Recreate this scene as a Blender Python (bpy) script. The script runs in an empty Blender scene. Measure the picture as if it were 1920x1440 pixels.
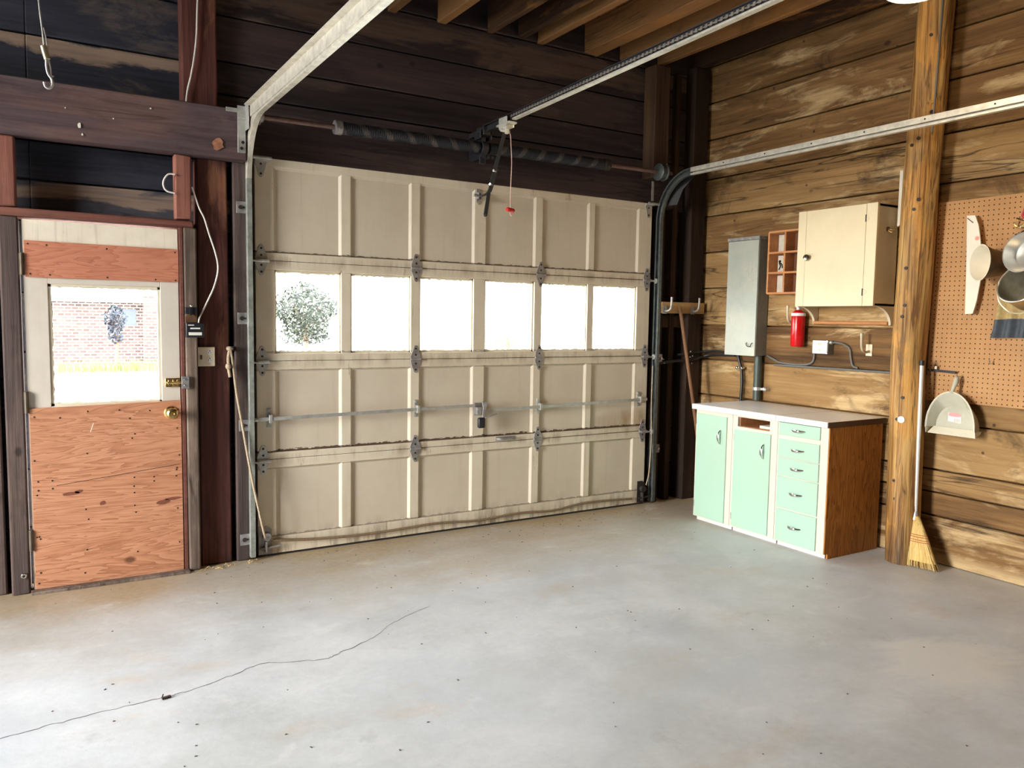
import bpy, bmesh, math, random
from mathutils import Vector, Matrix
random.seed(7)
S = bpy.context.scene
C = S.collection
PI = math.pi

# ------------------------------------------------------------------ node helpers
class NT:
    def __init__(s, mat):
        s.t = mat.node_tree; s.n = s.t.nodes; s.l = s.t.links
    def new(s, typ, **k):
        n = s.n.new(typ)
        for a, v in k.items(): setattr(n, a, v)
        return n
    def put(s, sock, v):
        if hasattr(v, 'is_output') or isinstance(v, bpy.types.NodeSocket): s.l.new(v, sock)
        elif isinstance(v, (tuple, list)) and len(v) == 3 and sock.type == 'RGBA': sock.default_value = (*v, 1)
        else: sock.default_value = v
    def math(s, op, a, b=None, c=None, clamp=False):
        n = s.new('ShaderNodeMath', operation=op, use_clamp=clamp)
        s.put(n.inputs[0], a)
        if b is not None: s.put(n.inputs[1], b)
        if c is not None: s.put(n.inputs[2], c)
        return n.outputs[0]
    def vmath(s, op, a, b):
        n = s.new('ShaderNodeVectorMath', operation=op); s.put(n.inputs[0], a); s.put(n.inputs[1], b)
        return n.outputs[0]
    def mix(s, f, a, b, blend='MIX'):
        n = s.new('ShaderNodeMix', data_type='RGBA', blend_type=blend)
        s.put(n.inputs[0], f); s.put(n.inputs[6], a); s.put(n.inputs[7], b)
        return n.outputs[2]
    def ramp(s, f, *stops):
        n = s.new('ShaderNodeValToRGB'); e = n.color_ramp.elements
        while len(e) < len(stops): e.new(0.5)
        for q, (p, c) in zip(e, stops):
            q.position = p
            q.color = (c, c, c, 1) if isinstance(c, (int, float)) else (*c, 1)
        s.put(n.inputs[0], f)
        return n.outputs[0]
    def noise(s, vec, scale=1.0, detail=4, rough=.55, dist=0):
        n = s.new('ShaderNodeTexNoise')
        s.put(n.inputs['Vector'], vec); n.inputs['Scale'].default_value = scale
        n.inputs['Detail'].default_value = detail; n.inputs['Roughness'].default_value = rough
        n.inputs['Distortion'].default_value = dist
        return n.outputs[0]
    def scale(s, vec, sc, loc=(0, 0, 0)):
        n = s.new('ShaderNodeMapping'); s.put(n.inputs[0], vec)
        n.inputs['Location'].default_value = loc; n.inputs['Scale'].default_value = sc
        return n.outputs[0]
    def obj(s):
        return s.new('ShaderNodeTexCoord').outputs['Object']
    def xyz(s, v):
        n = s.new('ShaderNodeSeparateXYZ'); s.put(n.inputs[0], v); return n.outputs
    def rnd(s):
        return s.new('ShaderNodeAttribute', attribute_name='rnd').outputs['Fac']
    def bump(s, h, strength=.3, dist=.01):
        n = s.new('ShaderNodeBump'); n.inputs['Strength'].default_value = strength
        n.inputs['Distance'].default_value = dist; s.put(n.inputs['Height'], h)
        return n.outputs[0]

def mat(name, col=(.5, .5, .5), rough=.6, metal=0.0, spec=.5):
    m = bpy.data.materials.new(name); m.use_nodes = True
    b = m.node_tree.nodes['Principled BSDF']
    b.inputs['Base Color'].default_value = (*col, 1); b.inputs['Roughness'].default_value = rough
    b.inputs['Metallic'].default_value = metal; b.inputs['Specular IOR Level'].default_value = spec
    return m, b

def plain(name, col, rough=.6, metal=0.0, var=.12, sc=30, spec=.5, bump=0.0):
    m, b = mat(name, col, rough, metal, spec); t = NT(m)
    f = t.noise(t.obj(), sc, 5, .6)
    d = tuple(c * (1 - var) for c in col); l = tuple(min(1, c * (1 + var)) for c in col)
    t.put(b.inputs['Base Color'], t.ramp(f, (.3, d), (.7, l)))
    if bump: t.put(b.inputs['Normal'], t.bump(f, bump, .004))
    return m

def wood(name, dark, mid, light, axis='y', worn=.0, worncol=(.3, .22, .13), stain=.3, staincol=(.02, .012, .008),
         rough=.78, across=40, along=1.6, rvar=.35, bump=.5, knots=.8, wsc=(1.3, 5.0), hi=.72, cracks=.0, nails=.0, bands=()):
    m, b = mat(name, mid, rough, 0, .3); t = NT(m)
    ax = 'xyz'.index(axis)
    def sc(a, c):
        v = [c, c, c]; v[ax] = a; return tuple(v)
    r = t.rnd()
    off = t.math('MULTIPLY', r, 37.7)
    cx = t.new('ShaderNodeCombineXYZ')
    for i in range(3): t.put(cx.inputs[i], off)
    v = t.vmath('ADD', t.obj(), cx.outputs[0])
    fine = t.noise(t.scale(v, sc(along, across)), 1, 7, .68)
    mids = t.noise(t.scale(v, sc(along * .5, across * .22)), 1, 5, .6, .6)
    f = t.math('ADD', t.math('MULTIPLY', fine, .55), t.math('MULTIPLY', mids, .5))
    f = t.math('ADD', f, t.math('MULTIPLY', t.math('SUBTRACT', r, .5), rvar))
    col = t.ramp(f, (.28, dark), (.5, mid), (hi, light))
    blot = t.noise(t.scale(v, sc(wsc[0], wsc[1]), (3.1, 7.7, 1.3)), 1, 6, .66, .5)
    if worn:
        w = t.math('MULTIPLY', t.ramp(blot, (.54, 0.0), (.64, 1.0)), t.ramp(fine, (.3, .35), (.62, 1.0)))
        col = t.mix(t.math('MULTIPLY', w, worn), col, worncol)
    if stain:
        st = t.noise(t.scale(v, sc(2.2, 4.0), (9.1, 2.7, 5.3)), 1, 6, .7, .8)
        col = t.mix(t.math('MULTIPLY', t.ramp(st, (.55, 0.0), (.72, 1.0)), stain), col, staincol)
    if knots:
        vo = t.new('ShaderNodeTexVoronoi'); t.put(vo.inputs['Vector'], t.scale(v, sc(2.6, 4.2))); vo.inputs['Scale'].default_value = 1
        k = t.ramp(vo.outputs['Distance'], (.035, 1.0), (.075, 0.0))
        col = t.mix(t.math('MULTIPLY', k, knots), col, staincol)
    for (z0, z1, amt) in bands:
        z = t.xyz(t.obj())[2]
        q = t.math('DIVIDE', t.math('SUBTRACT', z, z0), z1 - z0)
        e = t.math('ADD', q, t.math('MULTIPLY', t.math('SUBTRACT', blot, .5), 2.4))
        w = t.math('MULTIPLY', t.ramp(e, (.0, 0.0), (.22, 1.0), (.80, 1.0), (1.0, 0.0)), t.ramp(fine, (.25, .4), (.55, 1.0)))
        w = t.math('MULTIPLY', w, t.math('MULTIPLY', t.math('GREATER_THAN', q, -.05), t.math('LESS_THAN', q, 1.02)))
        col = t.mix(t.math('MULTIPLY', w, amt), col, worncol)
    if cracks:
        cn = t.noise(t.scale(v, sc(.7, 11), (1.7, 4.4, 6.2)), 1, 3, .45, .5)
        cm = t.noise(t.scale(v, sc(.9, 3), (5.5, 1.2, 8.8)), 1, 2, .5)
        ln = t.math('SUBTRACT', 1.0, t.math('MULTIPLY', t.math('ABSOLUTE', t.math('SUBTRACT', cn, .5)), 60), clamp=True)
        col = t.mix(t.math('MULTIPLY', t.math('MULTIPLY', ln, t.ramp(cm, (.45, 0.0), (.58, 1.0))), cracks), col, staincol)
    if nails:
        vo = t.new('ShaderNodeTexVoronoi'); t.put(vo.inputs['Vector'], t.scale(v, (6.1, 6.1, 6.1))); vo.inputs['Scale'].default_value = 1
        col = t.mix(t.math('MULTIPLY', t.ramp(vo.outputs['Distance'], (.045, 1.0), (.07, 0.0)), nails), col, staincol)
    t.put(b.inputs['Base Color'], col)
    if bump: t.put(b.inputs['Normal'], t.bump(fine, bump, .008))
    return m

def painted(name, col, dirt=(.25, .19, .11), amt=.35, streak=.35, rough=.55, axis='z', worn=0, worncol=(.2, .12, .07), extra=None):
    m, b = mat(name, col, rough, 0, .4); t = NT(m); o = t.obj()
    sc = {'z': (22, 22, 1.1), 'x': (1.1, 22, 22), 'y': (22, 1.1, 22)}[axis]
    s = t.noise(t.scale(o, sc), 1, 6, .65, .3)
    bl = t.noise(o, 3.2, 6, .62)
    sp = t.noise(o, 42, 4, .7)
    c = t.mix(t.math('MULTIPLY', t.ramp(bl, (.42, 0.0), (.75, 1.0)), amt), col, dirt)
    c = t.mix(t.math('MULTIPLY', t.ramp(s, (.55, 0.0), (.78, 1.0)), streak), c, dirt)
    c = t.mix(t.math('MULTIPLY', t.ramp(sp, (.70, 0.0), (.76, 1.0)), .5 * min(1, amt * 2)), c, worncol)
    if worn:
        wm = t.noise(t.scale(o, tuple(q * .6 + 2 for q in sc)), 1, 7, .75)
        c = t.mix(t.math('MULTIPLY', t.ramp(wm, (.62, 0.0), (.66, 1.0)), worn), c, worncol)
    if extra: c = extra(t, o, c)
    t.put(b.inputs['Base Color'], c)
    t.put(b.inputs['Normal'], t.bump(s, .12, .003))
    return m

def metalm(name, col, rough=.4, metal=.9, var=.2, sc=25):
    m, b = mat(name, col, rough, metal); t = NT(m); f = t.noise(t.obj(), sc, 5, .65)
    t.put(b.inputs['Base Color'], t.ramp(f, (.3, tuple(c * (1 - var) for c in col)), (.7, tuple(min(1, c * (1 + var)) for c in col))))
    t.put(b.inputs['Roughness'], t.math('ADD', rough - .08, t.math('MULTIPLY', f, .16)))
    return m

def glassm(name):
    m = bpy.data.materials.new(name); m.use_nodes = True; t = NT(m)
    for n in list(t.n): t.n.remove(n)
    out = t.new('ShaderNodeOutputMaterial')
    tr = t.new('ShaderNodeBsdfTransparent'); tr.inputs[0].default_value = (.93, .95, .94, 1)
    gl = t.new('ShaderNodeBsdfGlossy'); gl.inputs['Roughness'].default_value = .03
    fr = t.new('ShaderNodeFresnel'); fr.inputs[0].default_value = 1.45
    mx = t.new('ShaderNodeMixShader')
    t.put(mx.inputs[0], t.math('MULTIPLY', fr.outputs[0], .5)); t.l.new(tr.outputs[0], mx.inputs[1]); t.l.new(gl.outputs[0], mx.inputs[2])
    t.l.new(mx.outputs[0], out.inputs[0])
    return m

# ------------------------------------------------------------------ mesh helpers
class MB:
    def __init__(s): s.v = []; s.f = []; s.r = []
    def add(s, vs, fs, r=None):
        b = len(s.v); r = random.random() if r is None else r
        s.v += [Vector(p) for p in vs]; s.r += [r] * len(vs)
        s.f += [tuple(b + i for i in f) for f in fs]
        return s
    def box(s, x0, x1, y0, y1, z0, z1, r=None, j=0.0):
        vs = [(x, y, z) for x in (x0, x1) for y in (y0, y1) for z in (z0, z1)]
        if j: vs = [tuple(c + random.uniform(-j, j) for c in p) for p in vs]
        return s.add(vs, [(0, 1, 3, 2), (4, 6, 7, 5), (0, 4, 5, 1), (2, 3, 7, 6), (0, 2, 6, 4), (1, 5, 7, 3)], r)
    def bar(s, p0, p1, w, h, up=(0, 0, 1), r=None):
        p0, p1 = Vector(p0), Vector(p1); d = (p1 - p0).normalized(); u = Vector(up)
        a = d.cross(u).normalized(); u = a.cross(d).normalized()
        vs = [p + a * (i * w / 2) + u * (k * h / 2) for p in (p0, p1) for i in (-1, 1) for k in (-1, 1)]
        return s.add(vs, [(0, 1, 3, 2), (4, 6, 7, 5), (0, 4, 5, 1), (2, 3, 7, 6), (0, 2, 6, 4), (1, 5, 7, 3)], r)
    def tube(s, pts, rad, n=10, cap=True, r=None):
        P = [Vector(p) for p in pts]; m = len(P); R = rad if isinstance(rad, (list, tuple)) else [rad] * m
        vs, fs = [], []; prev = None
        for i, p in enumerate(P):
            d = (P[min(i + 1, m - 1)] - P[max(i - 1, 0)]).normalized()
            if prev is None:
                u = Vector((0, 0, 1)) if abs(d.z) < .9 else Vector((1, 0, 0)); a = d.cross(u).normalized()
            else:
                a = (prev - d * prev.dot(d)).normalized()
            prev = a; c = d.cross(a)
            for k in range(n):
                t = 2 * PI * k / n; vs.append(p + (a * math.cos(t) + c * math.sin(t)) * R[i])
        for i in range(m - 1):
            for k in range(n):
                k2 = (k + 1) % n; fs.append((i * n + k, i * n + k2, (i + 1) * n + k2, (i + 1) * n + k))
        if cap: fs += [tuple(range(n))[::-1], tuple((m - 1) * n + k for k in range(n))]
        return s.add(vs, fs, r)
    def cyl(s, p0, p1, rad, n=16, r=None): return s.tube([p0, p1], rad, n, True, r)
    def lathe(s, o, ax, prof, n=32, r=None, sq=1.0, cap=True):
        o = Vector(o); ax = Vector(ax).normalized(); u = Vector((0, 0, 1)) if abs(ax.z) < .9 else Vector((1, 0, 0))
        a = ax.cross(u).normalized(); c = ax.cross(a); vs, fs = [], []
        for (h, q) in prof:
            for k in range(n):
                t = 2 * PI * k / n; vs.append(o + ax * h + (a * math.cos(t) + c * math.sin(t) * sq) * q)
        for i in range(len(prof) - 1):
            for k in range(n):
                k2 = (k + 1) % n; fs.append((i * n + k, i * n + k2, (i + 1) * n + k2, (i + 1) * n + k))
        if cap and prof[0][1] > 1e-4: fs.append(tuple(range(n))[::-1])
        if cap and prof[-1][1] > 1e-4: fs.append(tuple((len(prof) - 1) * n + k for k in range(n)))
        return s.add(vs, fs, r)
    def prism(s, poly, f0, f1, r=None):
        """poly: 2-D points; f0/f1 map a 2-D point to the two faces"""
        n = len(poly); vs = [f0(p) for p in poly] + [f1(p) for p in poly]
        fs = [tuple(range(n))[::-1], tuple(range(n, 2 * n))] + [(i, (i + 1) % n, n + (i + 1) % n, n + i) for i in range(n)]
        return s.add(vs, fs, r)
    def sweep(s, poly, path, frame, r=None):
        """closed 2-D profile poly swept along path points; frame(i) gives the two axes"""
        n = len(poly); vs, fs = [], []
        for i, p in enumerate(path):
            a, b = frame(i); vs += [Vector(p) + a * q[0] + b * q[1] for q in poly]
        for i in range(len(path) - 1):
            for k in range(n):
                k2 = (k + 1) % n; fs.append((i * n + k, i * n + k2, (i + 1) * n + k2, (i + 1) * n + k))
        fs += [tuple(range(n))[::-1], tuple((len(path) - 1) * n + k for k in range(n))]
        return s.add(vs, fs, r)
    def sphere(s, c, rad, n=12, sc=(1, 1, 1), r=None):
        c = Vector(c); vs = [c + Vector((0, 0, rad * sc[2]))]; fs = []
        m = n // 2
        for i in range(1, m):
            t = PI * i / m
            for k in range(n):
                p = 2 * PI * k / n
                vs.append(c + Vector((rad * sc[0] * math.sin(t) * math.cos(p), rad * sc[1] * math.sin(t) * math.sin(p), rad * sc[2] * math.cos(t))))
        vs.append(c - Vector((0, 0, rad * sc[2])))
        for k in range(n): fs.append((0, 1 + k, 1 + (k + 1) % n))
        for i in range(m - 2):
            for k in range(n):
                a = 1 + i * n; k2 = (k + 1) % n; fs.append((a + k, a + n + k, a + n + k2, a + k2))
        L = len(vs) - 1; a = 1 + (m - 2) * n
        for k in range(n): fs.append((a + k, L, a + (k + 1) % n))
        return s.add(vs, fs, r)

ROOT = {}
def build(name, mb, m, parent=None, bevel=0.0, smooth=35, at=None, seg=2):
    if parent is not None: org = ROOT[parent.name]
    elif at is not None: org = Vector(at)
    else:
        lo = [min(v[i] for v in mb.v) for i in range(3)]; hi = [max(v[i] for v in mb.v) for i in range(3)]
        org = Vector(((lo[0] + hi[0]) / 2, (lo[1] + hi[1]) / 2, lo[2]))
    me = bpy.data.meshes.new(name)
    me.from_pydata([v - org for v in mb.v], [], mb.f)
    a = me.attributes.new('rnd', 'FLOAT', 'POINT'); a.data.foreach_set('value', mb.r)
    b = bmesh.new(); b.from_mesh(me); bmesh.ops.recalc_face_normals(b, faces=b.faces); b.to_mesh(me); b.free()
    me.materials.append(m)
    if smooth:
        me.polygons.foreach_set('use_smooth', [True] * len(me.polygons)); me.set_sharp_from_angle(angle=math.radians(smooth))
    o = bpy.data.objects.new(name, me); C.objects.link(o)
    if parent is not None: o.parent = parent
    else: o.location = org
    ROOT[o.name] = org
    if bevel:
        md = o.modifiers.new('edge', 'BEVEL'); md.width = bevel; md.segments = seg; md.limit_method = 'ANGLE'; md.angle_limit = math.radians(40)
    return o

def tag(o, label=None, cat=None, group=None, kind=None):
    if label: o['label'] = label
    if cat: o['category'] = cat
    if group: o['group'] = group
    if kind: o['kind'] = kind
    return o
def thing(name, at, label, cat, group=None):
    o = bpy.data.objects.new(name, None); C.objects.link(o); o.location = at; o.empty_display_size = .05
    ROOT[o.name] = Vector(at); return tag(o, label, cat, group)
def struct(o, label=None, cat=None, group=None): return tag(o, label, cat, group, 'structure')
def smoothpath(pts, k=6):
    P = [Vector(p) for p in pts]; out = []
    for i in range(len(P) - 1):
        a, b, c, d = P[max(i - 1, 0)], P[i], P[i + 1], P[min(i + 2, len(P) - 1)]
        for q in range(k):
            t = q / k
            out.append(.5 * ((2 * b) + (c - a) * t + (2 * a - 5 * b + 4 * c - d) * t * t + (3 * b - a - 3 * c + d) * t ** 3))
    return out + [P[-1]]

# ------------------------------------------------------------------ materials
M = {}
M['plank_right'] = wood('weathered_brown_planks', (.060, .027, .008), (.205, .108, .038), (.36, .215, .085), 'y', .9, (.60, .43, .22), .85, (.022, .011, .005), across=34, rvar=.38, bump=.9, cracks=.85, nails=.8, wsc=(1.5, 6.5), bands=((-.03, .085, .6),))
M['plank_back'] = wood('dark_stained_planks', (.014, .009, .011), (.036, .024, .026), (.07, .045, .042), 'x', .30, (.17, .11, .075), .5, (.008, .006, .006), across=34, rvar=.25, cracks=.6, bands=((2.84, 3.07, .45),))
M['plank_left'] = wood('haze_tinted_grey_planks', (.013, .015, .022), (.034, .036, .052), (.07, .068, .085), 'x', .3, (.33, .235, .17), .5, (.010, .008, .010), across=34, rvar=.3, cracks=.6, bands=((2.49, 2.585, .9), (1.825, 1.922, .9)))  # dark grey planks with blue lens haze mixed into the colour
M['beam'] = wood('dark_purple_brown_beam', (.04, .025, .030), (.085, .054, .060), (.13, .092, .095), 'x', .3, (.30, .15, .09), .5, rvar=.2, cracks=.6)
M['redpost'] = wood('red_brown_stained_timber', (.04, .013, .011), (.115, .038, .030), (.20, .075, .05), 'z', .6, (.36, .16, .08), .6, rvar=.2, cracks=.7)
M['redtrim'] = wood('salmon_brown_timber', (.16, .055, .04), (.27, .105, .075), (.36, .16, .12), 'z', .2, (.4, .2, .14), .25, rvar=.2, knots=.6)
M['redhead'] = wood('salmon_brown_head_board', (.10, .035, .026), (.17, .062, .045), (.25, .10, .075), 'x', .2, (.4, .2, .14), .25, rvar=.2)
M['greyjamb'] = wood('grey_weathered_jamb', (.07, .048, .036), (.16, .115, .09), (.30, .23, .18), 'z', .5, (.36, .27, .2), .6, rvar=.3, across=55, cracks=.8)
M['darkjamb'] = wood('dark_weathered_jamb', (.035, .024, .022), (.075, .052, .047), (.15, .105, .09), 'z', .3, (.25, .17, .12), .6, rvar=.3, across=50)
M['cornerwood'] = wood('shade_darkened_corner_timber', (.014, .007, .004), (.036, .018, .010), (.085, .044, .022), 'z', .25, (.16, .085, .04), .6, rvar=.3)  # brown timber, with the gloom of the corner put into its colour
M['rafter'] = wood('old_rafter_timber', (.04, .018, .008), (.125, .062, .026), (.28, .135, .048), 'y', .55, (.44, .19, .045), .6, rvar=.7, cracks=.5)
M['deck'] = wood('orange_roof_boards', (.08, .025, .008), (.19, .07, .022), (.30, .125, .04), 'x', .2, (.4, .2, .08), .5, rvar=.4)
M['pale'] = wood('pale_pine', (.33, .18, .07), (.52, .31, .135), (.66, .43, .21), 'y', 0, stain=.2, rvar=.2, knots=.4, bump=.2)
M['hookboard'] = wood('yellow_pine_board', (.20, .105, .035), (.36, .20, .07), (.48, .29, .12), 'x', 0, stain=.3, rvar=.2, bump=.2)
M['orgwood'] = wood('orange_pine', (.33, .13, .045), (.50, .22, .085), (.62, .30, .13), 'y', 0, stain=.15, rvar=.2, knots=.2, bump=.15)
M['stick'] = wood('brown_worn_pole_wood', (.13, .06, .03), (.24, .12, .06), (.35, .19, .10), 'z', 0, stain=.3, bump=.1)

def plywood(name, cols, axis='x', knot=True):
    m, b = mat(name, cols[1], .62, 0, .35); t = NT(m); o = t.obj()
    sc = (.55, .55, 6) if axis == 'x' else (6, 6, .55)
    w = t.noise(t.scale(o, sc), 1, 5, .55, .5)
    rings = t.math('FRACT', t.math('MULTIPLY', w, 22))
    fine = t.noise(t.scale(o, tuple(q * 14 for q in sc)), 1, 6, .7)
    f = t.math('ADD', t.math('MULTIPLY', t.math('POWER', rings, 1.6), .42), t.math('MULTIPLY', fine, .62))
    c = t.ramp(f, (.22, cols[2]), (.48, cols[1]), (.80, cols[0]))
    bl = t.noise(o, 2.3, 5, .6)
    c = t.mix(t.math('MULTIPLY', t.ramp(bl, (.5, 0.0), (.75, 1.0)), .35), c, cols[0])
    if knot:
        vo = t.new('ShaderNodeTexVoronoi'); t.put(vo.inputs['Vector'], t.scale(o, (3.1, 3.1, 4.6), (.37, .2, .41))); vo.inputs['Scale'].default_value = 1
        k = t.ramp(vo.outputs['Distance'], (.05, 1.0), (.10, 0.0))
        c = t.mix(t.math('MULTIPLY', k, .8), c, tuple(q * .35 for q in cols[0]))
    t.put(b.inputs['Base Color'], c); t.put(b.inputs['Normal'], t.bump(fine, .15, .003))
    return m
M['ply'] = plywood('orange_plywood', ((.34, .135, .065), (.52, .235, .125), (.60, .30, .17)))
M['plyband'] = plywood('red_orange_plywood', ((.38, .13, .075), (.52, .20, .115), (.58, .24, .145)), knot=False)
M['oak'] = plywood('oak_grain_panel', ((.19, .062, .010), (.40, .155, .026), (.52, .225, .045)), axis='z', knot=False)

def door_extra(t, o, c):
    # rust-brown water marks above the bottom joint and dirt along the foot of the door
    x, y, z = t.xyz(o)
    n = t.noise(t.scale(o, (14, 14, 2.2)), 1, 6, .7)
    dx = t.math('DIVIDE', t.math('SUBTRACT', x, 1.25), .38); dz = t.math('DIVIDE', t.math('SUBTRACT', z, .62), .09)
    d = t.math('ADD', t.math('MULTIPLY', dx, dx), t.math('MULTIPLY', dz, dz))
    k = t.math('MULTIPLY', t.math('SUBTRACT', 1.0, d, clamp=True), t.ramp(n, (.35, .15), (.6, 1.0)))
    c = t.mix(t.math('MULTIPLY', k, .75), c, (.33, .19, .075))
    f = t.math('MULTIPLY', t.ramp(z, (.0, 1.0), (.16, 0.0)), t.ramp(n, (.46, 0.0), (.62, 1.0)))
    c = t.mix(t.math('MULTIPLY', f, .8), c, (.14, .085, .05))
    n2 = t.noise(t.scale(o, (20, 5, 60)), 1, 5, .7)
    for z0, hgt, amt in ((.571, .016, .95), (1.643, .011, .85), (.105, .009, .6), (1.110, .012, .5), (1.021, -.006, .45), (.486, -.006, .4)):
        q = t.math('DIVIDE', t.math('SUBTRACT', z, z0 if hgt > 0 else z0 + hgt), abs(hgt))
        k = t.math('MULTIPLY', t.math('GREATER_THAN', q, 0.0), t.math('LESS_THAN', t.math('ADD', q, t.math('MULTIPLY', t.math('SUBTRACT', n2, .5), 3.0)), .72))
        k = t.math('MULTIPLY', k, t.math('LESS_THAN', q, 1.6))
        c = t.mix(t.math('MULTIPLY', k, amt), c, (.075, .04, .02))
    for z0 in (.533, 1.067, 1.602):
        q = t.math('DIVIDE', t.math('ABSOLUTE', t.math('SUBTRACT', z, z0)), .045)
        k = t.math('MULTIPLY', t.math('SUBTRACT', 1.0, q, clamp=True), t.ramp(n, (.45, 0.0), (.66, 1.0)))
        c = t.mix(t.math('MULTIPLY', k, .6), c, (.25, .15, .08))
    return c
M['doorframe'] = painted('cream_painted_frame', (.74, .66, .51), (.42, .32, .21), .32, .35, worn=.45, worncol=(.22, .14, .09), extra=door_extra)
M['doorpanel'] = painted('cream_grey_panel', (.66, .58, .455), (.46, .38, .27), .35, .35, extra=door_extra)
M['slab'] = painted('off_white_door_paint', (.66, .60, .51), (.40, .33, .25), .35, .15, rough=.5)
M['slabtop'] = painted('pale_cream_door_paint', (.86, .78, .63), (.22, .16, .11), .35, .5, rough=.5, axis='z')
M['putty'] = painted('chipped_putty', (.74, .68, .52), (.45, .28, .15), .4, .3, worn=.5, worncol=(.35, .22, .1))
M['glass'] = glassm('window_glass')
M['galv'] = metalm('galvanised_steel', (.52, .52, .49), .45, .6)
M['galvdull'] = metalm('dull_hinge_steel', (.36, .345, .34), .5, .6, .35)
M['track'] = metalm('track_steel', (.74, .70, .60), .45, .55)
M['trackdark'] = metalm('dark_track_steel', (.15, .17, .165), .45, .7, .3)  # darker tone of the track steel
M['trackgrey'] = metalm('grey_green_track_steel', (.36, .38, .34), .5, .5, .3)
M['darksteel'] = metalm('dark_spring_steel', (.045, .045, .055), .5, .5)
M['black'] = plain('black_plastic', (.012, .013, .018), .45)
M['blackpaint'] = plain('black_painted_steel', (.02, .02, .022), .5)
M['chrome'] = metalm('chrome', (.80, .80, .80), .14, 1.0, .05)
M['brass'] = metalm('worn_brass', (.72, .50, .20), .28, 1.0, .25)
M['silver'] = metalm('silver_trolley_metal', (.72, .70, .62), .4, .5)
M['dark'] = plain('dark_hole', (.008, .006, .005), .9)
M['screw'] = metalm('dark_screw', (.03, .022, .018), .6, .1)
M['white'] = plain('white_plastic', (.80, .79, .74), .45, var=.05)
M['ivory'] = plain('ivory_plastic', (.76, .66, .48), .45, var=.05)
M['whitecable'] = plain('white_cable_jacket', (.78, .75, .68), .5, var=.06)
M['greycable'] = plain('grey_cable_jacket', (.13, .13, .12), .5)
M['blackcable'] = plain('black_cable_jacket', (.012, .012, .012), .5)
M['rope'] = plain('dirty_rope', (.42, .33, .22), .9, var=.3, sc=120)
M['ropebrown'] = plain('brown_rope', (.22, .15, .085), .9, var=.3, sc=120)
M['red'] = plain('red_plastic', (.70, .02, .02), .35, var=.08)
M['redcan'] = plain('glossy_red_paint', (.52, .006, .008), .22, var=.06)
M['pinkcord'] = plain('pink_white_cord', (.75, .48, .40), .8, var=.2, sc=150)
M['mint'] = painted('mint_green_paint', (.37, .55, .43), (.42, .46, .30), .22, .06, rough=.42)
M['cabwhite'] = painted('white_cabinet_paint', (.64, .575, .49), (.44, .31, .19), .16, .10, rough=.45, worn=.18, worncol=(.4, .27, .16))
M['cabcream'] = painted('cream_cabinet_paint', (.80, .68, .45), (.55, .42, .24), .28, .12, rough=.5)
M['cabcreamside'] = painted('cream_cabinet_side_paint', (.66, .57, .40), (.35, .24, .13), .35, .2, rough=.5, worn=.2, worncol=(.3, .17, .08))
M['laminate'] = painted('white_laminate', (.84, .83, .81), (.60, .58, .55), .25, .06, rough=.3)
M['edgewear'] = painted('chipped_white_edge', (.78, .74, .68), (.4, .27, .16), .3, .2, rough=.5, worn=.8, worncol=(.26, .16, .10))
M['edgedark'] = plain('dark_brown_edging', (.07, .028, .014), .5)
M['paper'] = plain('white_paper', (.82, .78, .64), .8, var=.04)
def scratched(name):
    m, b = mat(name, (.44, .46, .41), .5, .1, .4); t = NT(m); o = t.obj()
    bl = t.noise(o, 4, 5, .6); sc = t.noise(t.scale(o, (3, 9, 40)), 1, 3, .5, 1.5)
    c = t.ramp(bl, (.3, (.35, .375, .335)), (.7, (.49, .49, .405)))
    s2 = t.noise(t.scale(o, (14, 26, 7), (2, 1, 4)), 1, 2, .4, 2.2)
    ln = t.math('SUBTRACT', 1.0, t.math('MULTIPLY', t.math('ABSOLUTE', t.math('SUBTRACT', s2, .5)), 34), clamp=True)
    c = t.mix(t.math('MULTIPLY', t.math('MULTIPLY', ln, t.ramp(bl, (.5, 0.0), (.62, 1.0))), .75), c, (.20, .19, .15))
    t.put(b.inputs['Base Color'], c); return m
M['panelgrey'] = scratched('scratched_grey_enamel')
M['panelside'] = plain('grey_enamel', (.16, .16, .135), .5)
M['dustpan'] = plain('beige_grey_plastic', (.47, .45, .35), .42, var=.05)
M['dustlip'] = plain('pale_plastic_lip', (.74, .69, .54), .4, var=.04)
M['label'] = plain('white_label', (.80, .78, .70), .5, var=.03)
M['labelred'] = plain('red_label_band', (.75, .30, .30), .5, var=.05)
M['labelgrey'] = plain('grey_barcode', (.35, .33, .30), .5, var=.05)
M['straw'] = wood('straw_bristles', (.30, .17, .045), (.60, .40, .13), (.80, .60, .26), 'z', 0, stain=0, across=260, along=4, knots=0, rvar=.5, bump=.4)
M['redthread'] = plain('red_stitching', (.42, .08, .03), .7)
M['alu'] = metalm('brushed_aluminium', (.80, .78, .72), .3, .85, .08)
M['potin'] = metalm('dull_pot_inside', (.36, .33, .26), .42, .8, .3, 12)
M['brassypot'] = metalm('brassy_pot_wall', (.55, .42, .20), .4, .8, .2, 9)
M['enamel'] = plain('cream_enamel', (.76, .69, .54), .32, var=.05)
M['brownpot'] = metalm('browned_pot_wall', (.16, .09, .045), .5, .4, .3)
M['tan'] = plain('tan_canvas', (.42, .30, .12), .85, var=.2, sc=60)
M['slate'] = plain('dark_slate_cloth', (.06, .07, .085), .7, var=.25, sc=40)
M['whiteboard'] = painted('white_painted_board', (.80, .74, .60), (.42, .40, .36), .2, .25, rough=.5)
M['lampshade'] = plain('white_ribbed_glass', (.85, .83, .76), .35, var=.03)

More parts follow.
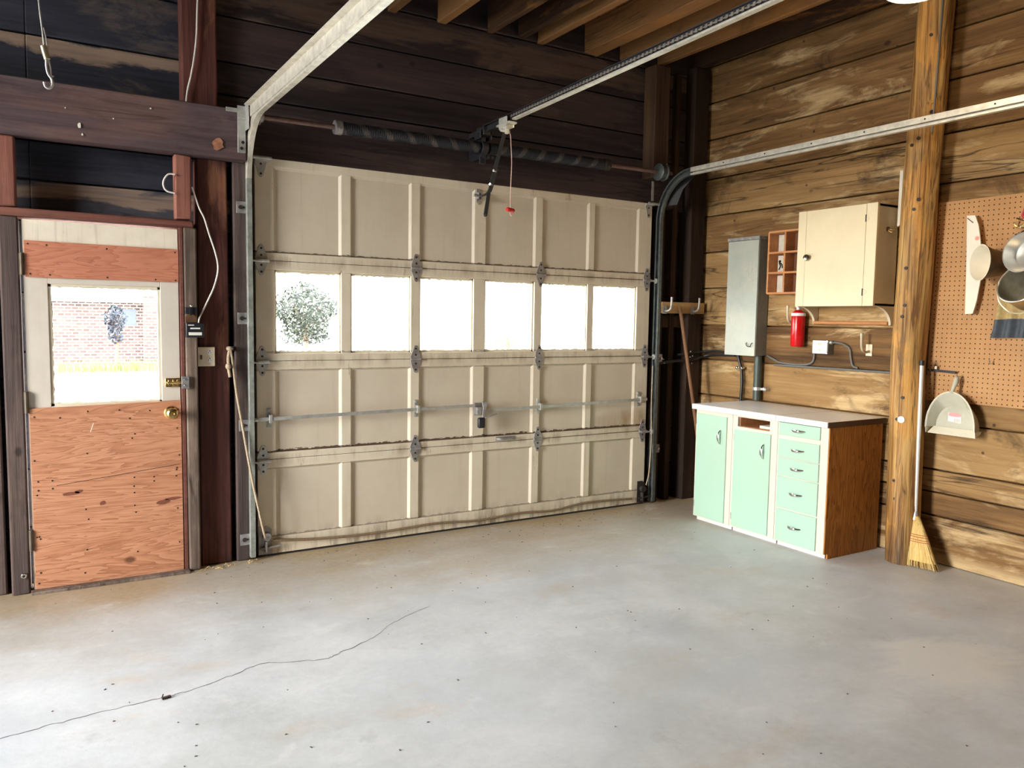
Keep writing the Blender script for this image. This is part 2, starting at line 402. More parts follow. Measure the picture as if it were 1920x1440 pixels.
def pegmat():
    m, b = mat('tan_pegboard', (.55, .30, .135), .7, 0, .3); t = NT(m); o = t.obj(); x, y, z = t.xyz(o)
    fy = t.math('SUBTRACT', t.math('FRACT', t.math('MULTIPLY', y, 39.37)), .5); fz = t.math('SUBTRACT', t.math('FRACT', t.math('MULTIPLY', z, 39.37)), .5)
    d = t.math('SQRT', t.math('ADD', t.math('MULTIPLY', fy, fy), t.math('MULTIPLY', fz, fz)))
    h = t.ramp(d, (.12, 1.0), (.155, 0.0)); n = t.noise(o, 5, 5, .6)
    c = t.ramp(n, (.3, (.42, .215, .085)), (.7, (.52, .285, .12)))
    t.put(b.inputs['Base Color'], t.mix(h, c, (.05, .02, .008)))
    return m
M['peg'] = pegmat()

def postmat():
    m, b = mat('hewn_golden_log', (.5, .3, .1), .6, 0, .4); t = NT(m); o = t.obj(); x, y, z = t.xyz(o)
    fine = t.noise(t.scale(o, (60, 60, 2.2)), 1, 7, .7); md = t.noise(t.scale(o, (16, 16, 1.0), (3, 1, 2)), 1, 5, .6, .6)
    f = t.math('ADD', t.math('MULTIPLY', fine, .5), t.math('MULTIPLY', md, .55))
    c = t.ramp(f, (.31, (.085, .032, .007)), (.45, (.31, .150, .040)), (.57, (.55, .325, .105)), (.72, (.70, .46, .18)))
    sc = t.noise(t.scale(o, (7, 7, 3.2), (1, 4, 2)), 1, 4, .6)
    c = t.mix(t.math('MULTIPLY', t.ramp(sc, (.52, 0.0), (.56, 1.0)), .7), c, t.ramp(fine, (.3, (.42, .17, .03)), (.65, (.72, .37, .085))))
    cr = t.noise(t.scale(o, (26, 26, .9), (5, 2, 7)), 1, 4, .5, 1.0)
    ln = t.math('SUBTRACT', 1.0, t.math('MULTIPLY', t.math('ABSOLUTE', t.math('SUBTRACT', cr, .5)), 26), clamp=True)
    c = t.mix(t.math('MULTIPLY', ln, .75), c, (.05, .018, .006))
    # darker towards the foot
    ft = t.math('MULTIPLY', t.ramp(z, (.06, 1.0), (.22, 0.0)), t.ramp(fine, (.35, .4), (.6, 1.0)))
    c = t.mix(t.math('MULTIPLY', ft, .85), c, (.035, .018, .009))
    t.put(b.inputs['Base Color'], c); t.put(b.inputs['Normal'], t.bump(f, .7, .012))
    return m
M['log'] = postmat()

def concrete():
    m, b = mat('worn_grey_concrete', (.5, .5, .5), .55, 0, .4); t = NT(m); o = t.obj(); x, y, z = t.xyz(o)
    big = t.noise(o, .8, 6, .6, .4); med = t.noise(o, 2.6, 7, .64, .3); fin = t.noise(o, 34, 6, .7)
    sw = t.noise(t.scale(o, (3.2, 5.2, 1), (4, 2, 0)), 1, 8, .7, .6)
    f = t.math('ADD', t.math('ADD', t.math('MULTIPLY', big, .34), t.math('MULTIPLY', med, .36)), t.math('ADD', t.math('MULTIPLY', fin, .16), t.math('MULTIPLY', sw, .16)))
    c = t.ramp(f, (.38, (.45, .45, .43)), (.50, (.59, .59, .575)), (.62, (.71, .71, .695)))
    # blue-grey sealed areas
    bg = t.noise(o, 1.1, 5, .6, .3)
    c = t.mix(t.math('MULTIPLY', t.ramp(bg, (.44, 0.0), (.62, 1.0)), .5), c, (.50, .525, .545))
    gg = t.noise(t.scale(o, (1, 1, 1), (7, 3, 0)), 1.6, 5, .62)
    c = t.mix(t.math('MULTIPLY', t.ramp(gg, (.50, 0.0), (.66, 1.0)), .4), c, (.44, .435, .385))
    # brown dust tracked in along the doors
    dn = t.noise(t.scale(o, (1.3, 2.2, 1), (8, 3, 0)), 1, 7, .66)
    d = t.math('ADD', y, t.math('MULTIPLY', t.math('SUBTRACT', dn, .5), 1.5))
    k = t.ramp(t.math('ADD', t.math('MULTIPLY', d, .6), 1.0), (.35, 0.0), (.72, .45), (.93, .85), (1.0, .95))
    c = t.mix(k, c, t.ramp(fin, (.3, (.36, .265, .145)), (.7, (.50, .39, .235))))
    # rusty patches
    rp = t.noise(t.scale(o, (1.2, 2.4, 1), (2.2, 6.1, 0)), 1, 6, .66)
    c = t.mix(t.math('MULTIPLY', t.ramp(rp, (.57, 0.0), (.68, 1.0)), .45), c, (.54, .42, .30))
    # pale scuffs and dark specks
    c = t.mix(t.math('MULTIPLY', t.ramp(sw, (.60, 0.0), (.68, 1.0)), .35), c, (.74, .72, .67))
    c = t.mix(t.math('MULTIPLY', t.ramp(t.noise(o, 55, 3, .6), (.72, 0.0), (.77, 1.0)), .45), c, (.16, .13, .10))
    ex = t.math('DIVIDE', t.math('SUBTRACT', x, 2.02), .34); ey = t.math('DIVIDE', t.math('SUBTRACT', y, -2.62), .26)
    ed = t.math('ADD', t.math('ADD', t.math('MULTIPLY', ex, ex), t.math('MULTIPLY', ey, ey)), t.math('MULTIPLY', t.math('SUBTRACT', sw, .5), 3.0))
    c = t.mix(t.math('MULTIPLY', t.ramp(ed, (.35, 1.0), (1.0, 0.0)), .6), c, (.78, .75, .68))
    sm = t.noise(t.scale(o, (1, 1, 1), (1, 8, 0)), 3.4, 5, .7)
    c = t.mix(t.math('MULTIPLY', t.ramp(sm, (.62, 0.0), (.70, 1.0)), .25), c, (.25, .24, .22))
    t.put(b.inputs['Base Color'], c)
    t.put(b.inputs['Roughness'], t.ramp(med, (.3, .42), (.7, .62)))
    t.put(b.inputs['Normal'], t.bump(t.math('ADD', fin, t.math('MULTIPLY', med, 2)), .12, .006))
    return m
M['concrete'] = concrete()

# ================================================================== SETTING
XR = 3.23; XL = -4.2; YR = -7.0
f = MB(); f.box(XL - .3, XR + .3, YR - .5, .30, -.12, 0)
floor = struct(build('floor', f, M['concrete'], at=(0, 0, 0)))
crk = [(-1.30, -1.50), (-1.131, -1.478), (-.999, -1.462), (-.857, -1.449), (-.657, -1.44), (-.592, -1.432), (-.428, -1.382), (-.304, -1.34), (-.106, -1.408), (-.013, -1.383), (.149, -1.307), (.307, -1.185), (.50, -1.10)]
cp = smoothpath([(a, b, .0006) for a, b in crk], 8)
k = MB(); vs = []; fs = []
for i, p in enumerate(cp):
    jx, jy = random.uniform(-.004, .004), random.uniform(-.006, .006); w = random.uniform(.0009, .0022) * (1 if i < len(cp) - 18 else .6)
    vs += [(p.x + jx, p.y + jy - w, .0007), (p.x + jx, p.y + jy + w, .0007)]
    if i: fs.append((2 * i - 2, 2 * i, 2 * i + 1, 2 * i - 1))
k.add(vs, fs); build('crack', k, plain('crack_dirt', (.13, .12, .11), .9), floor, smooth=0)

def plank_wall(name, axis, rows, spans, d0, d1, m, gap=.004, jd=.006):
    """rows: z limits; spans(z0,z1): list of (a0,a1) along the wall; d0 room face, d1 outer face"""
    w = MB()
    for z0, z1 in zip(rows[:-1], rows[1:]):
        r = random.random(); e = random.uniform(-jd, 0)
        for a0, a1 in spans(z0, z1):
            n0 = d0 + (e if d1 < d0 else -e)
            if axis == 'x': w.box(a0, a1, min(n0, d1), max(n0, d1), z0 + gap, z1 - gap, r)
            else: w.box(min(n0, d1), max(n0, d1), a0, a1, z0 + gap, z1 - gap, r)
    # dark boards behind the joints keep the daylight out
    return w
# right wall
rows = [0, .262, .394, .520, .782, 1.042, 1.292, 1.56, 1.82, 2.082, 2.348, 2.628, 2.890, 3.15, 3.42, 3.70]
w = plank_wall('wall_right', 'y', rows, lambda a, b: [(YR, .14)], XR, XR + .045, M['plank_right'])
w.box(XR + .045, XR + .08, YR, .16, 0, 3.8)
struct(build('wall_right', w, M['plank_right'], at=(XR, -2, 0), bevel=.006))
# back wall above the garage door (header planks) and right of it
hr = [2.105, 2.44, 2.605, 2.832, 3.06, 3.40, 3.75]
w = plank_wall('h', 'x', hr, lambda a, b: [(-.20, XR + .02)], .055, .10, M['plank_back'])
for z0, z1 in zip([0, .26, .52, .79, 1.05, 1.30, 1.56, 1.83, 2.1][:-1], [.26, .52, .79, 1.05, 1.30, 1.56, 1.83, 2.1]):
    w.box(2.70, XR + .02, .10, .14, z0 + .003, z1 - .003)
w.box(2.69, XR + .05, .14, .17, 0, 2.2); w.box(2.703, 2.765, .047, .105, 0, 2.12); w.box(-.20, XR + .05, .10, .13, 2.10, 3.75)
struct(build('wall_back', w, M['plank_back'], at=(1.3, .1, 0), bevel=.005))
# back wall around the small door
lr = [0, .28, .56, .84, 1.12, 1.40, 1.737, 1.925, 2.107, 2.35, 2.585, 2.86, 3.10, 3.40, 3.75]
w = plank_wall('l', 'x', lr, lambda a, b: ([(-.43, .03)] if b < 1.75 else [(-1.0, .03)]) + [(XL - .1, -1.0)], .085, .13, M['plank_left'])
w.box(XL - .1, -1.0, .13, .16, 0, 3.75); w.box(-.43, .035, .13, .16, 0, 1.74); w.box(-.03, .03, .047, .09, 0, 2.1); w.box(-1.0, .035, .13, .16, 1.70, 3.75)
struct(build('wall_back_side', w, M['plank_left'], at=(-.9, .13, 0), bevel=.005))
# left wall with a tall unseen doorway outside the frame, sized for the side light
DY0, DY1, DZ = -2.15, -1.00, 2.86
w = MB()
for z0, z1 in zip(lr[:-1], lr[1:]):
    if z0 < DZ - .1:
        w.box(XL - .05, XL, DY1, .13, z0 + .002, z1 - .002); w.box(XL - .05, XL, YR, DY0, z0 + .002, z1 - .002)
    else: w.box(XL - .05, XL, YR, .13, z0 + .002, z1 - .002)
w.box(XL - .08, XL - .05, DY1, .16, 0, 3.75); w.box(XL - .08, XL - .05, YR, DY0, 0, 3.75); w.box(XL - .08, XL - .05, DY0, DY1, DZ, 3.75)
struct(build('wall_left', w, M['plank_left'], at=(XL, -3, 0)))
w = MB(); w.box(XL - .08, XR + .08, YR - .06, YR, 0, 3.75)
struct(build('wall_rear', w, M['plank_left'], at=(0, YR, 0)))
# roof boards over the rafters
w = MB(); y = .45
while y > YR - .3:
    w.box(XL - .4, XR + .4, y - .18, y - .006, 3.245, 3.27); y -= .186
w.box(XL - .5, XR + .5, YR - .4, .6, 3.272, 3.32)
struct(build('ceiling', w, M['deck'], at=(.5, -3, 3.25)))
# rafters: bottoms rest on the header
names = ['nearest the side wall', 'second from the side wall', 'third from the side wall', 'fourth from the side wall', 'fifth from the side wall',
         'sixth from the side wall', 'seventh from the side wall', 'eighth from the side wall', 'ninth from the side wall']
RX = [(3.12, .05, 3.12), (2.80, .05, 3.10), (2.47, .06, 3.075), (2.20, .115, 3.065), (1.805, .05, 3.06), (1.655, .05, 3.065), (1.435, .05, 3.055), (1.105, .055, 3.045), (.79, .055, 3.04)]
for i, (x, wd, zb) in enumerate(RX):
    w = MB(); w.box(x - wd / 2, x + wd / 2, YR, .08, zb, 3.244, None, .004)
    tag(struct(build('roof_rafter', w, M['rafter'], bevel=.005)), 'rough brown rafter under the roof boards, ' + names[i], 'rafter', 'roof rafters')
for x in (.42, .06, -.3, -.66, -1.02, -1.38, -1.74, -2.1, -2.46, -2.82, -3.2, -3.6, -4.0):
    w = MB(); w.box(x - .025, x + .025, YR, .08, 3.045, 3.244)
    tag(struct(build('roof_rafter', w, M['rafter'], bevel=.005)), 'rough brown rafter above the small door side', 'rafter', 'roof rafters')

# --- timber of the back wall
def timber(name, m, dims, label, j=.003, bevel=.008, cat='timber'):
    w = MB(); w.box(*dims, None, j); return tag(struct(build(name, w, m, bevel=bevel)), label, cat)
bm0 = timber('timber_beam', M['beam'], (XL, -.055, -.08, .0, 2.092, 2.345), 'dark heavy beam running above the small door', bevel=.006)
rb = random.Random(21)
def blot(cx, cz, sx, sz): return [(cx + sx * math.cos(2 * PI * i / 14) * rb.uniform(.7, 1.15), cz + sz * math.sin(2 * PI * i / 14) * rb.uniform(.7, 1.15)) for i in range(14)]
g = MB(); g.prism(blot(-.195, 2.158, .028, .034), lambda p: (p[0], -.0838, p[1]), lambda p: (p[0], -.081, p[1])); build('bare_patch', g, plain('bare_orange_wood', (.34, .15, .085), .8, var=.35, sc=60), bm0, smooth=0)
for cx, cz, sx, sz in ((-.80, 2.165, .007, .014), (-.79, 2.125, .004, .006), (-.50, 2.285, .004, .004), (-.66, 2.215, .003, .003), (-.855, 2.235, .003, .003)):
    g = MB(); g.prism(blot(cx, cz, sx, sz), lambda p: (p[0], -.0838, p[1]), lambda p: (p[0], -.081, p[1])); build('paint_fleck', g, M['paper'], bm0, smooth=0)
timber('timber_post', M['redpost'], (-.345, -.178, .0, .085, 2.345, 3.25), 'red-brown post standing on the dark beam')
timber('timber_post', M['redpost'], (-.29, -.138, -.012, .085, 0, 2.092), 'red-brown post between small door and garage door')
timber('trim_1', M['redtrim'], (-.398, -.318, -.062, .0, 1.776, 2.092), 'short salmon timber stub over the door latch side', cat='trim')
timber('trim_2', M['redtrim'], (-1.24, -1.054, -.062, .0, 1.776, 2.092), 'short salmon timber stub over the door hinge side', cat='trim')
timber('trim_3', M['redhead'], (-1.24, -.312, -.066, .085, 1.736, 1.775), 'red-brown head board over the small door', cat='trim')
timber('trim_4', M['greyjamb'], (-.362, -.302, -.064, .085, 0, 1.736), 'grey weathered jamb beside the small door latch', cat='trim')
timber('trim_5', M['redhead'], (-.381, -.362, -.058, .03, 0, 1.736), 'thin red-brown stop strip along the door edge', .001, .003, 'trim')
timber('trim_6', M['darkjamb'], (-1.128, -1.05, -.064, .085, 0, 1.736), 'dark weathered jamb on the door hinge side', cat='trim')
timber('trim_7', M['darkjamb'], (-1.32, -1.145, -.03, .085, 0, 1.80), 'dark timber beyond the hinge jamb', cat='trim')
timber('trim_8', M['darkjamb'], (-.112, -.014, -.02, .06, 0, 2.092), 'dark jamb board carrying the garage door track', cat='trim')
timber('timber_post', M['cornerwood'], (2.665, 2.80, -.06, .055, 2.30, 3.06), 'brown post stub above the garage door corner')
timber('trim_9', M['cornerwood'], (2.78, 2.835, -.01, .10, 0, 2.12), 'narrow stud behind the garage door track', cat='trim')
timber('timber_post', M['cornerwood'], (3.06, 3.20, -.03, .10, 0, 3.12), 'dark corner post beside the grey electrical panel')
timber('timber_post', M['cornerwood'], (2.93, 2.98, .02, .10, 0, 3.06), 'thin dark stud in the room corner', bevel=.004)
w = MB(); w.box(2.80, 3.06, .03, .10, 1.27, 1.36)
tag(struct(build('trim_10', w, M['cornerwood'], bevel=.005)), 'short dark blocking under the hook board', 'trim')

# ================================================================== GARAGE DOOR
W = 2.72
gd = thing('garage_door', (W / 2, .02, .0), 'cream sectional garage door with a row of six windows', 'garage door')
PX = [(.100, .468), (.524, .890), (.946, 1.308), (1.388, 1.752), (1.806, 2.176), (2.224, 2.604)]
SEC = [(.012, .5315, .105, .486), (.5345, 1.0655, .571, 1.021), (1.0685, 1.600, 1.107, 1.554), (1.603, 2.134, 1.643, 2.091)]
for si, (z0, z1, p0, p1) in enumerate(SEC):
    fr = MB(); r = .5
    for a, b in zip([0] + [q[1] for q in PX], [q[0] for q in PX] + [W]): fr.box(a, b, 0, .045, p0, p1, r)
    fr.box(0, W, 0, .045, z0, p0, r); fr.box(0, W, 0, .045, p1, z1, r)
    sec = build('door_section', fr, M['doorframe'], gd, bevel=.0025)
    for (a, b) in PX:
        if si != 2:
            g = MB(); d = .012; e = .013
            vs = [(a, .001, p0), (b, .001, p0), (b, .001, p1), (a, .001, p1), (a + e, d, p0 + e * .6), (b - e, d, p0 + e * .6), (b - e, d, p1 - e), (a + e, d, p1 - e)]
            g.add(vs, [(0, 1, 5, 4), (1, 2, 6, 5), (2, 3, 7, 6), (3, 0, 4, 7), (4, 5, 6, 7)])
            g.box(a + .001, b - .001, .03, .034, p0 + .001, p1 - .001)
            build('panel', g, M['doorpanel'], sec, smooth=0)
        else:
            g = MB(); q = .010; s0 = random.uniform(.006, .012)
            g.box(a, a + q, .012, .044, p0, p1); g.box(b - s0, b, .012, .044, p0, p1); g.box(a, b, .012, .044, p0, p0 + q); g.box(a, b, .012, .044, p1 - q, p1)
            n = 26
            for (ax0, ax1, zz, sg) in ((a + q, b - q, p0 + q, 1), (a + q, b - q, p1 - q, -1)):
                pts = [(ax0, zz)] + [(ax0 + (ax1 - ax0) * i / n, zz + sg * random.uniform(.0, .007)) for i in range(n + 1)] + [(ax1, zz)]
                g.prism(pts, lambda p: (p[0], .026, p[1]), lambda p: (p[0], .032, p[1]))
            for (xx, sg) in ((a + q, 1), (b - s0, -1)):
                pts = [(xx, p0 + q)] + [(xx + sg * random.uniform(.0, .005), p0 + q + (p1 - p0 - 2 * q) * i / n) for i in range(n + 1)] + [(xx, p1 - q)]
                g.prism(pts, lambda p: (p[0], .026, p[1]), lambda p: (p[0], .032, p[1]))
            build('window_putty', g, M['putty'], sec, smooth=0)
            g = MB(); g.box(a + .003, b - .003, .033, .036, p0 + .003, p1 - .003); build('window_pane', g, M['glass'], sec, smooth=0)
g = MB()
for z in (.533, 1.067, 1.6015): g.box(.01, W - .01, .008, .036, z - .006, z + .006)
build('joint_lap', g, M['dark'], gd)
g = MB(); g.box(.0, W, .005, .04, .0, .014); build('bottom_seal', g, M['blackpaint'], gd)
def leaf(up, x, z, w0=.032, w1=.013, h=.078):
    pts = [(-w0, 0), (w0, 0), (w0, .016)]
    for i in range(7):
        t = PI * i / 6; pts.append((w1 * math.cos(t), h - w1 + w1 * math.sin(t)))
    pts.append((-w0, .016))
    return [(x + a, z + up * b) for a, b in pts]
def hinge(x, z, edge=0):
    g = MB()
    for up in (1, -1):
        g.prism(leaf(up, x, z + up * .003), lambda p: (p[0], -.0045, p[1]), lambda p: (p[0], -.0005, p[1]))
    g.cyl((x - .034, -.008, z), (x + .034, -.008, z), .0075, 12)
    if edge:
        g.box(x - .03, x + .03, -.03, -.004, z - .011, z + .002)
        s = -1 if edge < 0 else 1
        g.cyl((x - .03, -.026, z - .006), (x + .036, -.026, z - .006), .007, 12)
    h = build('hinge', g, M['galv'] if edge < 0 else M['galvdull'], gd, bevel=.001)
    g = MB()
    for up in (1, -1):
        for q in (.026, .062): g.cyl((x, -.0065, z + up * q), (x, -.003, z + up * q), .0062, 10)
    build('screw', g, M['screw'], h)
    if edge:
        g = MB(); e = x - .055 if edge < 0 else x + .06
        g.cyl((x - .02 if edge < 0 else x + .02, -.026, z - .006), (e, -.026, z - .006), .005, 10); g.cyl((e, -.026, z - .006), (e + (-.012 if edge < 0 else .012), -.026, z - .006), .018, 16)
        build('roller', g, M['galv'], h)
for z in (.533, 1.067, 1.602):
    hinge(.030, z, -1); hinge(.921, z); hinge(1.795, z); hinge(2.688, z, 1)
for x, e in ((.032, -1), (2.685, 1)):
    g = MB(); g.prism([(x - .034, 2.125), (x + .034, 2.125), (x + .012, 2.04), (x + .006, 2.032), (x - .006, 2.032), (x - .012, 2.04)], lambda p: (p[0], -.004, p[1]), lambda p: (p[0], -.0005, p[1]))
    g.box(x - .034, x + .036, -.026, -.004, 2.115, 2.128)
    h = build('top_bracket', g, M['galv'], gd, bevel=.001)
    g = MB(); g.cyl((x, -.006, 2.10), (x, -.002, 2.10), .006, 10); g.cyl((x, -.006, 2.05), (x, -.002, 2.05), .006, 10); build('screw', g, M['screw'], h)
    g = MB(); g.cyl((x - .045 if e < 0 else x - .02, -.026, 2.128), (x + .05 if e < 0 else x + .075, -.026, 2.128), .010, 12); build('roller', g, M['galv'], h)
    g = MB(); g.prism([(x - .03, .015), (x + .04, .015), (x + .04, .15), (x + .015, .17), (x - .03, .17)], lambda p: (p[0], -.004, p[1]), lambda p: (p[0], -.0005, p[1]))
    g.cyl((x + .01, -.03, .115), (x + .01, -.004, .115), .022, 14); g.cyl((x - .03, -.02, .05), (x + .085, -.02, .058), .006, 10); g.box(x + .0, x + .01, -.03, -.004, .03, .09)
    build('bottom_bracket', g, M['galvdull'] if e < 0 else M['screw'], gd, bevel=.001)
# lock bars, lock and lift handle
g = MB(); g.bar((-.01, -.03, .757), (1.31, -.03, .777), .005, .019); g.cyl((-.02, -.03, .757), (.0, -.03, .757), .011, 10)
build('lock_bar', g, M['galv'], gd, bevel=.001)
g = MB(); g.bar((1.365, -.03, .741), (2.70, -.03, .763), .005, .019); build('lock_bar', g, M['galv'], gd, bevel=.001)
for x, z in ((.062, .758), (.925, .771), (1.795, .748), (2.64, .761)):
    g = MB(); g.box(x - .012, x + .012, -.004, 0, z - .048, z + .055); g.box(x - .004, x + .012, -.036, -.004, z - .022, z + .022); g.cyl((x, -.008, z + .042), (x, -.003, z + .042), .008, 10); g.cyl((x, -.008, z - .038), (x, -.003, z - .038), .006, 10)
    build('bar_guide', g, M['galv'], gd, bevel=.001)
g = MB(); g.box(1.315, 1.372, -.012, 0, .715, .79); g.box(1.318, 1.35, -.045, -.012, .72, .765); g.prism([(1.35, .80), (1.38, .802), (1.392, .785), (1.378, .757), (1.372, .70), (1.352, .70), (1.358, .76)], lambda p: (p[0], -.05, p[1]), lambda p: (p[0], -.042, p[1]))
lk = build('door_lock', g, M['galvdull'], gd, bevel=.002)
g = MB(); g.box(1.324, 1.372, -.058, -.03, .636, .702); build('padlock', g, M['black'], lk, bevel=.010)
g = MB(); g.bar((1.37, -.052, .70), (1.45, -.06, .722), .012, .008); build('lock_lever', g, M['galvdull'], lk, bevel=.002)
g = MB(); g.box(1.475, 1.625, -.003, 0, .541, .566); g.tube(smoothpath([(1.487, 0, .553), (1.50, -.022, .553), (1.54, -.026, .553), (1.60, -.022, .553), (1.613, 0, .553)]), .006, 8)
build('lift_handle', g, M['galvdull'], gd, bevel=.001)
g = MB(); rp = [(.076, -.014, .089), (.273, -.014, .069), (.499, -.014, .057), (.737, -.014, .055), (1.046, -.014, .063), (1.339, -.014, .046), (1.655, -.014, .057), (1.91, -.014, .044), (2.192, -.014, .067), (2.598, -.014, .052)]
g.tube(smoothpath(rp), .0075, 8)
tag(build('drain_rope', g, M['ropebrown']), 'brown rope sagging along the foot of the garage door', 'rope')
bpy.data.objects['drain_rope'].name = 'sagging_rope'

# ================================================================== TRACKS
def ctrack(xb, sgn, name, label, m, md):
    """C-shaped roller track; xb back plane, sgn +1 opens towards +x"""
    yv = -.026; R_ = .30; zt = 2.312
    path = [(0, yv, .02), (0, yv, 1.0), (0, yv, zt - R_)]
    nrm = [Vector((0, -1, 0))] * 3
    for i in range(1, 13):
        a = PI / 2 * i / 12
        path.append((0, yv - R_ + R_ * math.cos(a), zt - R_ + R_ * math.sin(a))); nrm.append(Vector((0, -math.cos(a), -math.sin(a))))
    hz = [(0, yv - R_ - .6 * i, zt) for i in range(1, 9)] + [(0, -6.2, zt)]
    def prof(up):
        # (x, n): n>0 towards the room; 'up' is how far the upper lip curls
        o = [(.026, -.025 + up), (.026, -.025), (0, -.025), (0, .025), (.026, .025), (.026, .014)]
        i = [(.0235, .014), (.0235, .0225), (.0025, .0225), (.0025, -.0225), (.0235, -.0225), (.0235, -.025 + up)]
        return [(xb + sgn * a, b) for a, b in o + i]
    T = thing(name, (xb, yv, 0), label, 'garage door track')
    X = Vector((1, 0, 0))
    g = MB(); g.sweep(prof(.011), path[:3], lambda i: (X, nrm[i])); build('upright_rail', g, M['trackgrey'] if sgn > 0 else md, T, bevel=.001)
    g = MB(); g.sweep(prof(.011), path[2:], lambda i: (X, nrm[i + 2])); build('curved_rail', g, m if sgn > 0 else md, T, bevel=.001)
    g = MB(); g.sweep(prof(.011 if sgn > 0 else .030), [path[-1]] + hz, lambda i: (X, Vector((0, 0, -1)))); build('ceiling_rail', g, m, T, bevel=.001)
    return T, m
TL, _ = ctrack(-.050, 1, 'roller_track', 'steel roller track curving up and back beside the small door', M['track'], M['trackdark'])
g = MB(); g.box(-.056, -.051, -6.2, -.16, 2.296, 2.352); g.box(-.085, -.0515, -6.2, -.16, 2.349, 2.352); build('support_angle', g, M['track'], TL, bevel=.001)
for z in (1.864, 1.293, .73, .116):
    g = MB(); g.box(-.098, -.045, -.026, -.0205, z - .03, z + .03); b_ = build('jamb_bracket', g, M['galvdull'], TL, bevel=.001)
    g = MB(); g.cyl((-.078, -.033, z), (-.078, -.026, z), .011, 8); g.box(-.078, -.055, -.027, -.0262, z - .004, z + .004); build('bolt', g, M['screw'], b_)
g = MB(); g.box(-.100, -.062, -.086, -.081, 2.128, 2.36); g.box(-.062, -.058, -.15, -.081, 2.24, 2.37); g.box(-.155, -.10, -.088, -.081, 2.325, 2.345); g.box(-.10, -.062, -.10, -.08, 2.29, 2.30)
fb = build('flag_bracket', g, M['galv'], TL, bevel=.001)
g = MB(); g.cyl((-.082, -.09, 2.15), (-.082, -.085, 2.15), .008, 8); g.cyl((-.075, -.09, 2.18), (-.075, -.085, 2.18), .008, 8); build('bracket_hole', g, M['dark'], fb)
TR, _ = ctrack(2.782, -1, 'roller_track', 'steel roller track curving up and back along the plank side wall', M['track'], M['trackdark'])
for z in (1.05, .40):
    g = MB(); g.box(2.775, 2.83, -.03, -.012, z - .03, z + .03); b_ = build('jamb_bracket', g, M['galvdull'], TR, bevel=.001)
    g = MB(); g.cyl((2.812, -.045, z), (2.812, -.03, z), .009, 8); build('bolt', g, M['galv'], b_)
g = MB(); g.prism([(2.70, 2.31), (2.79, 2.34), (3.0, 2.345), (2.88, 2.31), (2.80, 2.22), (2.765, 2.12), (2.70, 2.12)], lambda p: (p[0] * .35 + 1.86, -.062 - (p[0] - 2.7) * 1.1, p[1]), lambda p: (p[0] * .35 + 1.864, -.058 - (p[0] - 2.7) * 1.1, p[1]))
build('flag_bracket', g, M['blackpaint'], TR, bevel=.001)
g = MB(); g.box(2.655, 2.672, -.066, -.060, 2.14, 2.272); build('flange', g, M['galvdull'], TR)
for i in range(9):
    g = MB(); g.cyl((2.7545, -.62 - .33 * i, 2.322), (2.757, -.62 - .33 * i, 2.322), .0045, 8); build('rail_hole', g, M['dark'], TR)

# ================================================================== TORSION SPRING
TS = thing('torsion_spring_shaft', (1.31, -.10, 2.28), 'steel shaft with dark twisted springs above the garage door', 'torsion spring')
ys = -.10
def zs(x): return 2.318 + (x - .414) * .006
g = MB(); g.cyl((-.06, ys, zs(-.06)), (2.80, ys, zs(2.8)), .0135, 14); build('shaft', g, metalm('dull_red_brown_shaft', (.23, .15, .13), .5, .6), TS)
def springmat(sg):
    m, b = mat('spring_steel', (.03, .032, .042), .5, .3); t = NT(m); o = t.obj(); x, y, z = t.xyz(o)
    ang = t.math('ARCTAN2', y, t.math('SUBTRACT', z, .04))
    ph = t.math('ADD', t.math('MULTIPLY', x, 1 / .135), t.math('MULTIPLY', ang, sg / (2 * PI)))
    st = t.ramp(t.math('FRACT', ph), (.0, 0.0), (.06, 1.0), (.27, 1.0), (.34, 0.0))
    n = t.noise(o, 30, 4, .6)
    t.put(b.inputs['Base Color'], t.mix(t.math('MULTIPLY', st, t.ramp(n, (.35, .4), (.6, .9))), (.022, .024, .032), (.13, .115, .105)))
    t.put(b.inputs['Normal'], t.bump(t.math('SINE', t.math('MULTIPLY', x, 1000)), .5, .004))
    return m
for (x0, x1, sg) in ((.43, 1.27, 1), (1.34, 2.215, -1)):
    g = MB(); n = 140; pts = []; rr = []
    for i in range(n + 1):
        x = x0 + (x1 - x0) * i / n; pts.append((x, ys, zs(x))); rr.append(.033 + (.0012 if i % 2 else -.0012))
    g.tube(pts, rr, 20); build('spring', g, springmat(sg), TS, smooth=50)
for x in (.415, 2.225):
    g = MB(); g.cyl((x - .02, ys, zs(x)), (x + .022, ys, zs(x)), .037, 18); g.cyl((x, ys - .036, zs(x) - .012), (x, ys - .046, zs(x) - .012), .008, 8)
    build('winding_cone', g, M['galvdull'] if x < 1 else M['screw'], TS, bevel=.004)
g = MB(); g.box(1.29, 1.32, -.105, .055, 2.27, 2.385); g.box(1.26, 1.30, ys - .045, ys - .03, 2.22, 2.26); g.cyl((1.285, ys, 2.32), (1.325, ys, 2.32), .040, 16)
for i in range(4): g.cyl((1.285 + .03 * i, ys - .05, 2.262), (1.285 + .03 * i, ys - .035, 2.262), .010, 10)
build('centre_bracket', g, M['darksteel'], TS, bevel=.002)
for x, s in ((2.70, 1), (-.022, -1)):
    g = MB(); q = 1 if s > 0 else .7
    g.lathe((x - .03, ys, zs(x)), (1, 0, 0), [(0, .045 * q), (.006, .058 * q), (.012, .058 * q), (.014, .05 * q), (.05, .05 * q), (.052, .058 * q), (.06, .058 * q), (.06, .03), (.075, .026), (.075, .0001)], 28)
    build('cable_drum', g, M['trackdark'] if s > 0 else M['galvdull'], TS, bevel=.001)
g = MB(); g.cyl((2.735, ys - .02, 2.385), (2.735, ys, 2.385), .007, 8); build('bolt', g, M['galv'], TS)

